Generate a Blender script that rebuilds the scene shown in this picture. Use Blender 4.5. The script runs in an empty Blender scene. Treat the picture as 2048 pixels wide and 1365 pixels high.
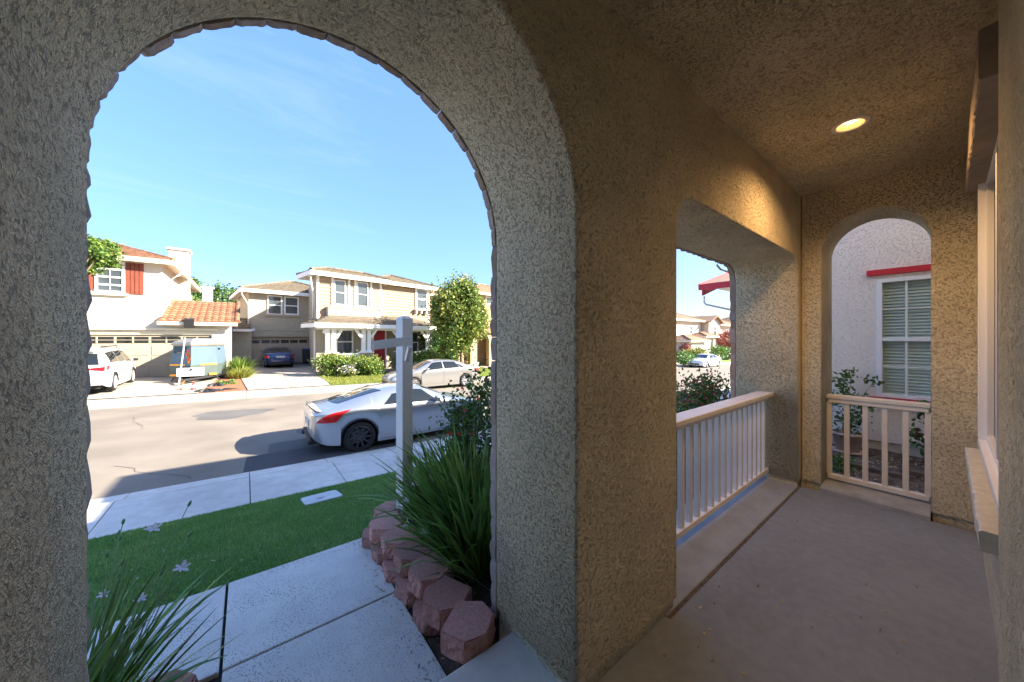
import bpy, math, random
import numpy as np
from mathutils import Vector, Matrix
random.seed(7); RNG = np.random.default_rng(7)
S = bpy.context.scene
COL = S.collection
# ------------------------------------------------------------ camera
FPX, VPX, HY = 680.0, 1895.0, 678.0
TH = math.atan((VPX-1024)/FPX); CT, ST = math.cos(TH), math.sin(TH)
CAMZ = 1.5
cam = bpy.data.cameras.new('camera'); cam.lens = FPX/2048*36; cam.sensor_width = 36
cam.shift_y = -(682.5-HY)/2048; cam.clip_start = 0.02; cam.clip_end = 3000
co = bpy.data.objects.new('camera', cam); COL.objects.link(co)
co.location = (0, 0, CAMZ); co.rotation_euler = (math.pi/2, 0, TH-math.pi/2)
S.camera = co
# ------------------------------------------------------------ light
SUND = Vector((1.0, -0.78, 0.72)).normalized()
ELEV = math.asin(SUND.z); AZ = math.atan2(SUND.x, SUND.y)
W = bpy.data.worlds.new('World'); S.world = W; W.use_nodes = True
SKYP, SKYS = 0.5, 1.06   # evens out the sky's range uniformly in all directions
wn = W.node_tree.nodes; wl = W.node_tree.links
bg = wn['Background']
sky = wn.new('ShaderNodeTexSky'); sky.sky_type = 'NISHITA'; sky.sun_disc = False
sky.sun_elevation = ELEV; sky.sun_rotation = AZ; sky.air_density = 1.0; sky.dust_density = 1.5; sky.ozone_density = 5.0
tc = wn.new('ShaderNodeTexCoord')
mp = wn.new('ShaderNodeMapping'); mp.inputs['Rotation'].default_value = (0.35, 0.25, math.radians(20)); mp.inputs['Scale'].default_value = (1.2, 2.2, 7.0)
nz = wn.new('ShaderNodeTexNoise'); nz.inputs['Scale'].default_value = 1.1; nz.inputs['Detail'].default_value = 9; nz.inputs['Roughness'].default_value = 0.62; nz.inputs['Distortion'].default_value = 0.5
cr = wn.new('ShaderNodeValToRGB'); cr.color_ramp.elements[0].position = 0.52; cr.color_ramp.elements[1].position = 0.80
cr.color_ramp.elements[0].color = (0, 0, 0, 1); cr.color_ramp.elements[1].color = (0.34, 0.34, 0.34, 1)
mx = wn.new('ShaderNodeMixRGB'); mx.inputs[2].default_value = (1.7, 1.95, 2.2, 1)
wl.new(tc.outputs['Generated'], mp.inputs[0]); wl.new(mp.outputs[0], nz.inputs[0]); wl.new(nz.outputs[0], cr.inputs[0])
wl.new(cr.outputs[0], mx.inputs[0]); bw = wn.new('ShaderNodeRGBToBW'); wl.new(sky.outputs[0], bw.inputs[0])
pw = wn.new('ShaderNodeMath'); pw.operation = 'POWER'; pw.inputs[1].default_value = -SKYP; wl.new(bw.outputs[0], pw.inputs[0])
sc_ = wn.new('ShaderNodeVectorMath'); sc_.operation = 'SCALE'; wl.new(sky.outputs[0], sc_.inputs[0]); wl.new(pw.outputs[0], sc_.inputs['Scale'])
hs = wn.new('ShaderNodeHueSaturation'); hs.inputs['Saturation'].default_value = SKYS; hs.inputs['Hue'].default_value = 0.506; wl.new(sc_.outputs[0], hs.inputs['Color']); wl.new(hs.outputs[0], mx.inputs[1]); wl.new(mx.outputs[0], bg.inputs[0])
bg.inputs[1].default_value = 0.054
sl = bpy.data.lights.new('sun', 'SUN'); sl.energy = 2.0; sl.angle = math.radians(0.5); sl.color = (1, 0.91, 0.77)
so = bpy.data.objects.new('sun', sl); COL.objects.link(so); so.rotation_euler = SUND.to_track_quat('Z', 'Y').to_euler(); so.location = (20, -20, 30)
S.view_settings.view_transform = 'Standard'; S.view_settings.look = 'None'; S.view_settings.gamma = 1
S.view_settings.use_curve_mapping = False; S.view_settings.exposure = 3.5
S.cycles.max_bounces = 10; S.cycles.diffuse_bounces = 6; S.cycles.use_denoising = True

# ------------------------------------------------------------ pixel helpers (photo pixels 2048x1365 -> world)
def ray(px, py):
    t = (px-1024)/FPX
    return CT+ST*t, ST-CT*t, (HY-py)/FPX
def onY(px, py, Y):
    a, b, c = ray(px, py); d = Y/b; return (a*d, Y, CAMZ+c*d)
def onX(px, py, X):
    a, b, c = ray(px, py); d = X/a; return (X, b*d, CAMZ+c*d)
def onZ(px, py, Z):
    a, b, c = ray(px, py); d = (Z-CAMZ)/c; return (a*d, b*d, Z)
def street_z(X): return -0.87-0.018*max(-30, min(X, 70))
EDGE_N, EDGE_F = 7.62, 17.1
def far_z(X, Y): return street_z(X)+0.12+0.022*max(0, min(Y-EDGE_F-1.6, 40))
# ------------------------------------------------------------ objects
ROOT = {}
def thing(name, label, cat, loc=(0, 0, 0), rot=0, group=None, local=False):
    o = bpy.data.objects.new(name, None); COL.objects.link(o); o.empty_display_size = 0.2
    o.location = loc; o.rotation_euler = (0, 0, rot); o['label'] = label; o['category'] = cat
    if group: o['group'] = group
    ROOT[o.name] = (0, 0, 0) if local else tuple(loc)
    return o
def tag(o, label=None, cat=None, group=None, kind=None):
    if label: o['label'] = label
    if cat: o['category'] = cat
    if group: o['group'] = group
    if kind: o['kind'] = kind
    return o
def off_of(parent): return ROOT.get(parent.name, (0, 0, 0)) if parent is not None else (0, 0, 0)
class MB:
    def __init__(s): s.v = []; s.f = []
    def add(s, vs, fs):
        n = len(s.v); s.v.extend([tuple(p) for p in vs]); s.f.extend([tuple(i+n for i in f) for f in fs]); return s
    def box(s, x0, x1, y0, y1, z0, z1):
        return s.add([(x0,y0,z0),(x1,y0,z0),(x1,y1,z0),(x0,y1,z0),(x0,y0,z1),(x1,y0,z1),(x1,y1,z1),(x0,y1,z1)],
              [(0,3,2,1),(4,5,6,7),(0,1,5,4),(1,2,6,5),(2,3,7,6),(3,0,4,7)])
    def hexa(s, p):  # 8 points bottom ring then top ring
        return s.add(p, [(0,3,2,1),(4,5,6,7),(0,1,5,4),(1,2,6,5),(2,3,7,6),(3,0,4,7)])
    def bar(s, a, b, w, h, up=(0, 0, 1)):
        a = Vector(a); b = Vector(b); d = (b-a).normalized(); u = Vector(up)
        if abs(d.dot(u)) > .98: u = Vector((0, 1, 0))
        r = d.cross(u).normalized(); u = r.cross(d).normalized()
        P = [a-r*w/2-u*h/2, a+r*w/2-u*h/2, a+r*w/2+u*h/2, a-r*w/2+u*h/2]
        Q = [p+(b-a) for p in P]
        return s.add(P+Q, [(0,1,2,3),(7,6,5,4),(0,4,5,1),(1,5,6,2),(2,6,7,3),(3,7,4,0)])
    def prism(s, poly, z0, z1):
        n = len(poly)
        return s.add([(x, y, z0) for x, y in poly]+[(x, y, z1) for x, y in poly],
              [tuple(range(n-1, -1, -1)), tuple(range(n, 2*n))]+[(i, (i+1) % n, n+(i+1) % n, n+i) for i in range(n)])
    def tube(s, pts, r, n=8, r1=None):
        pts = [Vector(p) for p in pts]; m = len(pts); vs = []; fs = []
        for i, p in enumerate(pts):
            d = (pts[min(i+1, m-1)]-pts[max(i-1, 0)]).normalized()
            u = Vector((0, 0, 1)) if abs(d.z) < .95 else Vector((1, 0, 0))
            a = d.cross(u).normalized(); b = a.cross(d)
            rr = r if r1 is None else r+(r1-r)*i/(m-1)
            vs += [p+a*math.cos(2*math.pi*k/n)*rr+b*math.sin(2*math.pi*k/n)*rr for k in range(n)]
        for i in range(m-1):
            for k in range(n): fs.append((i*n+k, i*n+(k+1) % n, (i+1)*n+(k+1) % n, (i+1)*n+k))
        fs += [tuple(range(n-1, -1, -1)), tuple(range((m-1)*n, m*n))]
        return s.add(vs, fs)
    def lathe(s, prof, n=24, ctr=(0, 0, 0), axis='z'):
        vs = []; m = len(prof)
        for k in range(n):
            a = 2*math.pi*k/n
            for r, h in prof:
                p = (r*math.cos(a), r*math.sin(a), h)
                if axis == 'y': p = (p[0], p[2], p[1])
                vs.append((p[0]+ctr[0], p[1]+ctr[1], p[2]+ctr[2]))
        fs = [(k*m+i, ((k+1) % n)*m+i, ((k+1) % n)*m+i+1, k*m+i+1) for k in range(n) for i in range(m-1)]
        return s.add(vs, fs)
    def grid(s, fn, nu, nv):
        vs = [fn(i/nu, j/nv) for i in range(nu+1) for j in range(nv+1)]
        return s.add(vs, [(i*(nv+1)+j, (i+1)*(nv+1)+j, (i+1)*(nv+1)+j+1, i*(nv+1)+j+1) for i in range(nu) for j in range(nv)])
    def build(s, name, mat, parent=None, smooth=False, label=None, bevel=0, fix=True):
        me = bpy.data.meshes.new(name); off = off_of(parent)
        me.from_pydata([(a-off[0], b-off[1], c-off[2]) for a, b, c in s.v], [], s.f)
        me.materials.append(mat)
        if fix:
            import bmesh
            bm = bmesh.new(); bm.from_mesh(me); bmesh.ops.recalc_face_normals(bm, faces=bm.faces); bm.to_mesh(me); bm.free()
        return link(name, me, parent, smooth, label, bevel)
def link(name, me, parent=None, smooth=False, label=None, bevel=0):
    if smooth: me.polygons.foreach_set('use_smooth', [True]*len(me.polygons))
    o = bpy.data.objects.new(name, me); COL.objects.link(o)
    if parent is not None: o.parent = parent; ROOT[o.name] = off_of(parent)
    if label: o['label'] = label
    if bevel:
        m = o.modifiers.new('bevel', 'BEVEL'); m.width = bevel; m.segments = 2; m.limit_method = 'ANGLE'
    return o
def inst(src, loc, rot=(0, 0, 0), scale=(1, 1, 1), parent=None, name=None):
    o = src.copy(); COL.objects.link(o)
    if name: o.name = name
    if parent is not None: o.parent = parent
    off = off_of(parent); o.location = (loc[0]-off[0], loc[1]-off[1], loc[2]-off[2]); o.rotation_euler = rot; o.scale = scale
    return o
def structure(name, mb, mat, **k): return tag(mb.build(name, mat, **k), kind='structure')
def np_mesh(name, V, F, mat, parent=None, smooth=False):
    """V (n,3), F (m,k) same arity"""
    me = bpy.data.meshes.new(name); off = np.array(off_of(parent)); V = V-off
    me.vertices.add(len(V)); me.vertices.foreach_set('co', V.astype(np.float32).ravel())
    k = F.shape[1]; me.loops.add(F.size); me.loops.foreach_set('vertex_index', F.astype(np.int32).ravel())
    me.polygons.add(len(F)); me.polygons.foreach_set('loop_start', np.arange(0, F.size, k, dtype=np.int32))
    me.polygons.foreach_set('loop_total', np.full(len(F), k, dtype=np.int32))
    me.materials.append(mat); me.update(calc_edges=True)
    return link(name, me, parent, smooth)
def curve_plate(name, outer, holes, depth, mat, parent, xform, bevel=0.012):
    """2D outline with holes -> extruded plate with rounded edges. xform maps (u,w,d)->world"""
    cu = bpy.data.curves.new(name, 'CURVE'); cu.dimensions = '2D'; cu.fill_mode = 'BOTH'
    for poly in [outer]+holes:
        sp = cu.splines.new('POLY'); sp.points.add(len(poly)-1)
        for i, (x, y) in enumerate(poly): sp.points[i].co = (x, y, 0, 1)
        sp.use_cyclic_u = True
    cu.extrude = depth/2-bevel; cu.bevel_depth = bevel; cu.bevel_resolution = 2; cu.offset = -bevel
    ob = bpy.data.objects.new('tmp', cu); COL.objects.link(ob)
    dg = bpy.context.evaluated_depsgraph_get(); me = bpy.data.meshes.new_from_object(ob.evaluated_get(dg))
    bpy.data.objects.remove(ob); bpy.data.curves.remove(cu)
    off = off_of(parent); me.materials.clear(); me.materials.append(mat)
    for v in me.vertices:
        p = xform(v.co.x, v.co.y, v.co.z); v.co = (p[0]-off[0], p[1]-off[1], p[2]-off[2])
    import bmesh
    bm = bmesh.new(); bm.from_mesh(me); bmesh.ops.remove_doubles(bm, verts=bm.verts, dist=1e-5)
    bmesh.ops.recalc_face_normals(bm, faces=bm.faces); bm.to_mesh(me); bm.free()
    return link(name, me, parent)
# ------------------------------------------------------------ materials
def mat(name, col, rough=0.8, metal=0, var=0.0, vscale=4, bump=0, bscale=60, spec=0.4, coat=0, island=0.0, col2=None, thr=None, detail=6, trans=0, blotch=0):
    m = bpy.data.materials.new(name); m.use_nodes = True; n = m.node_tree.nodes; l = m.node_tree.links; b = n['Principled BSDF']
    b.inputs['Roughness'].default_value = rough; b.inputs['Metallic'].default_value = metal
    b.inputs['Specular IOR Level'].default_value = spec; b.inputs['Coat Weight'].default_value = coat; b.inputs['Coat Roughness'].default_value = 0.04
    b.inputs['Base Color'].default_value = (*col, 1)
    cur = None; c = n.new('ShaderNodeTexCoord'); co_ = c.outputs['Object']
    if col2 is not None or var:
        t = n.new('ShaderNodeTexNoise'); t.inputs['Scale'].default_value = vscale; t.inputs['Detail'].default_value = detail; t.inputs['Roughness'].default_value = 0.6
        l.new(co_, t.inputs[0])
        r = n.new('ShaderNodeValToRGB'); lo, hi = thr or (0.35, 0.65)
        r.color_ramp.elements[0].position = lo; r.color_ramp.elements[1].position = hi
        c2 = col2 if col2 is not None else tuple(x*(1+var) for x in col); c1 = col if col2 is not None else tuple(x*(1-var) for x in col)
        r.color_ramp.elements[0].color = (*c1, 1); r.color_ramp.elements[1].color = (*c2, 1)
        l.new(t.outputs[0], r.inputs[0]); cur = r.outputs[0]
    if blotch:
        t = n.new('ShaderNodeTexNoise'); t.inputs['Scale'].default_value = 0.9; t.inputs['Detail'].default_value = 5; l.new(co_, t.inputs[0])
        mr = n.new('ShaderNodeMapRange'); mr.inputs[1].default_value = .35; mr.inputs[2].default_value = .65; mr.inputs[3].default_value = 1-blotch; mr.inputs[4].default_value = 1+blotch*.5
        l.new(t.outputs[0], mr.inputs[0]); x = n.new('ShaderNodeMixRGB'); x.blend_type = 'MULTIPLY'; x.inputs[0].default_value = 1
        if cur: l.new(cur, x.inputs[1])
        else: x.inputs[1].default_value = (*col, 1)
        l.new(mr.outputs[0], x.inputs[2]); cur = x.outputs[0]
    if island:
        g = n.new('ShaderNodeNewGeometry'); mr = n.new('ShaderNodeMapRange'); mr.inputs[3].default_value = 1-island; mr.inputs[4].default_value = 1+island
        l.new(g.outputs['Random Per Island'], mr.inputs[0]); x = n.new('ShaderNodeMixRGB'); x.blend_type = 'MULTIPLY'; x.inputs[0].default_value = 1
        if cur: l.new(cur, x.inputs[1])
        else: x.inputs[1].default_value = (*col, 1)
        l.new(mr.outputs[0], x.inputs[2]); cur = x.outputs[0]
    if cur: l.new(cur, b.inputs['Base Color'])
    if bump:
        t = n.new('ShaderNodeTexNoise'); t.inputs['Scale'].default_value = bscale; t.inputs['Detail'].default_value = 5; l.new(co_, t.inputs[0])
        bp = n.new('ShaderNodeBump'); bp.inputs['Strength'].default_value = 0.8; bp.inputs['Distance'].default_value = bump
        l.new(t.outputs[0], bp.inputs['Height']); l.new(bp.outputs[0], b.inputs['Normal'])
    if trans:
        d = n.new('ShaderNodeBsdfTranslucent'); ms = n.new('ShaderNodeMixShader'); ms.inputs[0].default_value = trans
        if cur: l.new(cur, d.inputs[0])
        else: d.inputs[0].default_value = (*col, 1)
        l.new(b.outputs[0], ms.inputs[1]); l.new(d.outputs[0], ms.inputs[2]); l.new(ms.outputs[0], n['Material Output'].inputs[0])
    return m
PIT = 0.80   # relief shade painted into the colour: recesses darkened by this factor
def stucco(name, col, scale=1.0, dist=0.0115, var=0.12, pit=None):
    m = bpy.data.materials.new(name); m.use_nodes = True; n = m.node_tree.nodes; l = m.node_tree.links; b = n['Principled BSDF']
    b.inputs['Roughness'].default_value = 0.95; b.inputs['Specular IOR Level'].default_value = 0.15
    c = n.new('ShaderNodeTexCoord')
    w = n.new('ShaderNodeTexNoise'); w.inputs['Scale'].default_value = 22*scale; w.inputs['Detail'].default_value = 3; l.new(c.outputs['Object'], w.inputs[0])
    ad = n.new('ShaderNodeMixRGB'); ad.blend_type = 'LINEAR_LIGHT'; ad.inputs[0].default_value = 0.035; l.new(c.outputs['Object'], ad.inputs[1]); l.new(w.outputs[1], ad.inputs[2])
    v = n.new('ShaderNodeTexVoronoi'); v.feature = 'SMOOTH_F1'; v.inputs['Scale'].default_value = 85*scale; v.inputs['Smoothness'].default_value = .6; l.new(ad.outputs[0], v.inputs[0])
    t = n.new('ShaderNodeTexNoise'); t.inputs['Scale'].default_value = 48*scale; t.inputs['Detail'].default_value = 7; t.inputs['Roughness'].default_value = 0.62; t.inputs['Distortion'].default_value = 0.9; l.new(c.outputs['Object'], t.inputs[0])
    # trowelled ridges: knocked-down plateaus with pits between
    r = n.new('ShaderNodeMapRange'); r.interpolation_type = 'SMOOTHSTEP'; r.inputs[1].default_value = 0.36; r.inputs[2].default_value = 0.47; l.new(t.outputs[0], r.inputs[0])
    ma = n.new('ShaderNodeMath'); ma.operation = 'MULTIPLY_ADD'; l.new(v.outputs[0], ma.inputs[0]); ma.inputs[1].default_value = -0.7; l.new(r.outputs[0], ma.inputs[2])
    f = n.new('ShaderNodeTexNoise'); f.inputs['Scale'].default_value = 420*scale; f.inputs['Detail'].default_value = 3; l.new(c.outputs['Object'], f.inputs[0])
    mb = n.new('ShaderNodeMath'); mb.operation = 'MULTIPLY_ADD'; l.new(f.outputs[0], mb.inputs[0]); mb.inputs[1].default_value = 0.28; l.new(ma.outputs[0], mb.inputs[2])
    bp = n.new('ShaderNodeBump'); bp.inputs['Strength'].default_value = 1; bp.inputs['Distance'].default_value = dist; l.new(mb.outputs[0], bp.inputs['Height']); l.new(bp.outputs[0], b.inputs['Normal'])
    g = n.new('ShaderNodeTexNoise'); g.inputs['Scale'].default_value = 3; g.inputs['Detail'].default_value = 6; l.new(c.outputs['Object'], g.inputs[0])
    cr = n.new('ShaderNodeValToRGB'); cr.color_ramp.elements[0].position = .3; cr.color_ramp.elements[1].position = .7
    cr.color_ramp.elements[0].color = (*[x*(1-var) for x in col], 1); cr.color_ramp.elements[1].color = (*[x*(1+var) for x in col], 1)
    l.new(g.outputs[0], cr.inputs[0])
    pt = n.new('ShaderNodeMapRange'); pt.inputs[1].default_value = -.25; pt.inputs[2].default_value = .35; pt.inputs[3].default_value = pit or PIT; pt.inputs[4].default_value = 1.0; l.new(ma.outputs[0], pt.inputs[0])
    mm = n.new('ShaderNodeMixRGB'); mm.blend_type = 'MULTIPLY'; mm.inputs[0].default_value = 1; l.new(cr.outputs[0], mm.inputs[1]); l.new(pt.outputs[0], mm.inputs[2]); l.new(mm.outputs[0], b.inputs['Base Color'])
    return m
M = {}
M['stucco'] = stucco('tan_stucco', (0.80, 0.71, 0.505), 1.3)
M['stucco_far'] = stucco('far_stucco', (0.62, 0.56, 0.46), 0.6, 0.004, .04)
M['cream'] = mat('cream_stucco', (0.60, 0.545, 0.45), .95, var=.04, bump=.01, bscale=30)
M['beige'] = mat('beige_stucco', (0.38, 0.34, 0.26), .95, var=.05, bump=.01, bscale=30)
M['tan2'] = mat('tan_stucco_far', (0.42, 0.31, 0.18), .95, var=.05)
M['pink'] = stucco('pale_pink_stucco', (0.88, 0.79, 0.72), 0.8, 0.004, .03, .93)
M['siding'] = mat('siding', (0.36, 0.265, 0.175), .8, var=.04)
M['white'] = mat('white_paint', (0.80, 0.79, 0.76), .5, var=.03)
M['offwhite'] = mat('offwhite_paint', (0.72, 0.66, 0.57), .5, var=.03, bump=.0006, bscale=60)
M['rail'] = mat('rail_paint', (0.82, 0.77, 0.70), .45, var=.05, vscale=9, bump=.0008, bscale=80)
M['vinyl'] = mat('white_vinyl', (0.85, 0.85, 0.86), .3)
M['sillst'] = mat('painted_foam_sill', (0.60, 0.58, 0.50), .8, var=.1, vscale=20, bump=.002, bscale=50)
M['trimbrown'] = mat('brown_trim', (0.34, 0.27, 0.20), .85, var=.1, vscale=12, bump=.002, bscale=50)
M['fascia'] = mat('brown_fascia', (0.25, 0.18, 0.12), .7, var=.1)
M['ivory'] = mat('ivory_trim', (0.72, 0.65, 0.47), .6, var=.05)
M['shutter'] = mat('red_brown_shutter', (0.20, 0.05, 0.028), .6, var=.15)
M['red'] = mat('red_paint', (0.58, 0.03, 0.045), .5, var=.06)
M['reddoor'] = mat('dark_red_door', (0.36, 0.02, 0.035), .45)
M['garage'] = mat('tan_garage', (0.36, 0.295, 0.205), .6, var=.04)
M['garage2'] = mat('brown_garage', (0.42, 0.33, 0.24), .6, var=.04)
M['glass'] = mat('window_glass', (0.06, 0.075, 0.085), .04, spec=1.0)
M['darkglass'] = mat('dark_glass', (0.012, 0.014, 0.016), .03, spec=.9)
M['carglass'] = mat('car_glass', (0.012, 0.016, 0.018), .03, spec=.6)
M['blind'] = mat('blind_vinyl', (0.78, 0.80, 0.78), .5)
M['asphalt'] = mat('asphalt', (0.185, 0.155, 0.12), .9, col2=(0.25, 0.215, 0.17), vscale=260, thr=(.4, .62), bump=.004, bscale=240, blotch=.18)
M['patch'] = mat('asphalt_patch', (0.05, 0.05, 0.052), .9, col2=(0.075, 0.075, 0.078), vscale=200, bump=.004, bscale=240, blotch=.2)
M['patch2'] = mat('faded_asphalt_patch', (0.10, 0.095, 0.088), .9, col2=(0.14, 0.133, 0.122), vscale=200, bump=.004, bscale=240, blotch=.2)
M['conc'] = mat('sidewalk_concrete', (0.62, 0.58, 0.51), .9, var=.1, vscale=5, bump=.002, bscale=180, blotch=.14, detail=9)
M['driveway'] = mat('driveway_concrete', (0.34, 0.305, 0.255), .9, var=.08, vscale=3, bump=.002, bscale=120, blotch=.12)
M['soilsill'] = mat('sill_concrete', (0.38, 0.39, 0.39), .9, var=.12, vscale=9, bump=.002, bscale=120)
M['soil'] = mat('soil', (0.09, 0.062, 0.042), .95, col2=(0.17, 0.12, 0.085), vscale=14, bump=.02, bscale=30, detail=9)
M['soil_dark'] = mat('dark_soil', (0.02, 0.016, 0.012), .95, col2=(0.05, 0.04, 0.03), vscale=20, bump=.02, bscale=30)
M['mulch'] = mat('red_mulch', (0.30, 0.085, 0.04), .95, col2=(0.42, 0.16, 0.08), vscale=22, bump=.02, bscale=40)
M['grassbase'] = mat('turf_base', (0.06, 0.15, 0.035), .95, col2=(0.09, 0.19, 0.05), vscale=9, bump=.01, bscale=150)
M['turf'] = mat('turf_blade', (0.15, 0.31, 0.07), .6, island=.5, trans=.25, col2=(0.26, 0.40, 0.12), vscale=1.8, thr=(.4, .7))
M['lawnfar'] = mat('far_lawn', (0.12, 0.22, 0.03), .9, col2=(0.20, 0.30, 0.05), vscale=6, bump=.03, bscale=40)
M['terrain'] = mat('far_terrain', (0.20, 0.17, 0.10), .95, var=.1, vscale=.2)
M['brick'] = mat('red_block', (0.42, 0.19, 0.15), .95, col2=(0.56, 0.30, 0.245), vscale=60, bump=.006, bscale=130, detail=9)
M['stone'] = mat('veneer_stone', (0.42, 0.34, 0.31), .9, col2=(0.54, 0.46, 0.42), vscale=14, bump=.01, bscale=30, detail=9)
M['stone2'] = mat('veneer_stone_brown', (0.36, 0.26, 0.21), .9, col2=(0.48, 0.38, 0.31), vscale=14, bump=.01, bscale=30, detail=9)
M['post'] = mat('sign_post_paint', (0.78, 0.79, 0.79), .5, var=.04, vscale=7)
M['joint'] = mat('joint_wood', (0.13, 0.10, 0.08), .9, var=.2, vscale=30)
M['dark'] = mat('dark_gap', (0.02, 0.018, 0.016), .9)
M['roof1'] = mat('terracotta', (0.20, 0.085, 0.045), .85, col2=(0.30, 0.155, 0.085), vscale=4, island=.18)
M['roof2'] = mat('brown_tile', (0.12, 0.095, 0.065), .9, col2=(0.18, 0.145, 0.10), vscale=6, island=.12)
M['roof3'] = mat('tan_tile', (0.28, 0.17, 0.11), .9, var=.12)
M['silver'] = mat('silver_paint', (0.48, 0.50, 0.53), .28, metal=.75, coat=1)
M['champagne'] = mat('champagne_paint', (0.37, 0.36, 0.345), .28, metal=.6, coat=1)
M['carwhite'] = mat('white_car_paint', (0.66, 0.66, 0.67), .25, coat=1)
M['blue'] = mat('navy_paint', (0.012, 0.035, 0.13), .22, metal=.3, coat=1)
M['tyre'] = mat('tyre', (0.015, 0.015, 0.016), .75)
M['blackrim'] = mat('black_rim', (0.03, 0.03, 0.032), .25, spec=.6)
M['rim'] = mat('silver_rim', (0.6, 0.6, 0.62), .3, metal=.7)
M['blackpl'] = mat('black_plastic', (0.02, 0.02, 0.021), .5)
M['greypl'] = mat('grey_plastic', (0.25, 0.25, 0.26), .6)
M['tail'] = mat('tail_lamp', (0.55, 0.01, 0.015), .12, coat=1)
M['clearlamp'] = mat('clear_lamp', (0.6, 0.62, 0.65), .1, coat=1)
M['plate'] = mat('number_plate', (0.5, 0.5, 0.52), .4)
M['chrome'] = mat('chrome', (0.7, 0.7, 0.72), .12, metal=1)
M['trblue'] = mat('trailer_blue', (0.085, 0.135, 0.18), .8, var=.06, vscale=2)
M['trgreen'] = mat('trailer_green', (0.075, 0.105, 0.095), .8, var=.06)
M['trgrey'] = mat('trailer_roof', (0.17, 0.18, 0.18), .5, var=.05)
M['orange'] = mat('orange_strip', (0.75, 0.30, 0.02), .4)
M['coneor'] = mat('cone_orange', (0.45, 0.09, 0.025), .5)
M['conered'] = mat('cone_red', (0.40, 0.02, 0.018), .5)
M['steel'] = mat('dark_steel', (0.06, 0.06, 0.065), .5, metal=.5)
M['bark'] = mat('bark', (0.14, 0.10, 0.07), .95, var=.25, vscale=20, bump=.02, bscale=40)
M['leafy'] = mat('leaf_light', (0.13, 0.20, 0.03), .55, island=.5, trans=.3)
M['leafyel'] = mat('leaf_yellowgreen', (0.24, 0.26, 0.05), .55, island=.4, trans=.3)
M['leafdk'] = mat('leaf_dark', (0.06, 0.125, 0.035), .5, island=.5, trans=.25)
M['leafmid'] = mat('leaf_mid', (0.11, 0.21, 0.045), .5, island=.5, trans=.25)
M['leafred'] = mat('leaf_red', (0.42, 0.13, 0.10), .5, island=.4, trans=.25)
M['blade'] = mat('lily_blade', (0.10, 0.23, 0.04), .36, island=.6, trans=.2, col2=(0.17, 0.28, 0.07), vscale=6)
M['stalk'] = mat('flower_stalk', (0.16, 0.27, 0.08), .5)
M['bud'] = mat('seed_pod', (0.10, 0.21, 0.07), .45)
M['petal'] = mat('white_petal', (0.72, 0.70, 0.80), .5, trans=.3)
M['redfl'] = mat('red_petal', (0.65, 0.03, 0.04), .5, trans=.2)
M['pot'] = mat('clay_pot', (0.50, 0.36, 0.30), .7, var=.08)
M['litter'] = mat('leaf_litter', (0.34, 0.27, 0.18), .9, island=.6)
M['lid'] = mat('meter_lid', (0.46, 0.5, 0.51), .7, var=.08)
M['binbl'] = mat('bin_blue', (0.02, 0.03, 0.12), .5)
_b = M['brick'].node_tree; _oi = _b.nodes.new('ShaderNodeObjectInfo'); _mr = _b.nodes.new('ShaderNodeMapRange'); _mr.inputs[3].default_value = .78; _mr.inputs[4].default_value = 1.18
_mx = _b.nodes.new('ShaderNodeMixRGB'); _mx.blend_type = 'MULTIPLY'; _mx.inputs[0].default_value = 1; _p = _b.nodes['Principled BSDF']; _s = _p.inputs['Base Color'].links[0].from_socket
_b.links.new(_oi.outputs['Random'], _mr.inputs[0]); _b.links.new(_s, _mx.inputs[1]); _b.links.new(_mr.outputs[0], _mx.inputs[2]); _b.links.new(_mx.outputs[0], _p.inputs['Base Color'])
# ============================================================ GROUND
def near_z(X, Y):
    sw = street_z(X)+0.17
    if Y <= 3.0: return -0.15
    if Y >= 5.7: return sw
    return -0.15+(sw+0.15)*(Y-3.0)/2.7
def strip(name, mat_, X0, X1, Ya, Yb, zf, nx=60, ny=4, kind='structure', parent=None, off=0.0):
    mb = MB(); ya = Ya if callable(Ya) else (lambda x: Ya); yb = Yb if callable(Yb) else (lambda x: Yb)
    def fn(u, v):
        x = X0+(X1-X0)*u; y = ya(x)+(yb(x)-ya(x))*v
        return (x, y, zf(x, y)+off)
    mb.grid(fn, nx, ny); o = mb.build(name, mat_, parent, fix=False)
    if kind: o['kind'] = kind
    return o
mb = MB(); mb.grid(lambda u, v: (-700+1500*u, -500+1300*v, -4.5), 8, 8); structure('terrain', mb, M['terrain'], fix=False)
XA, XB = -60, 130
strip('ground', M['soil'], XA, XB, -40, 5.72, near_z, 190, 60, off=-0.012)
strip('street', M['asphalt'], XA, XB, EDGE_N, EDGE_F, lambda x, y: street_z(x)+0.05*(1-((y-12.36)/4.74)**2), 100, 12)
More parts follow.
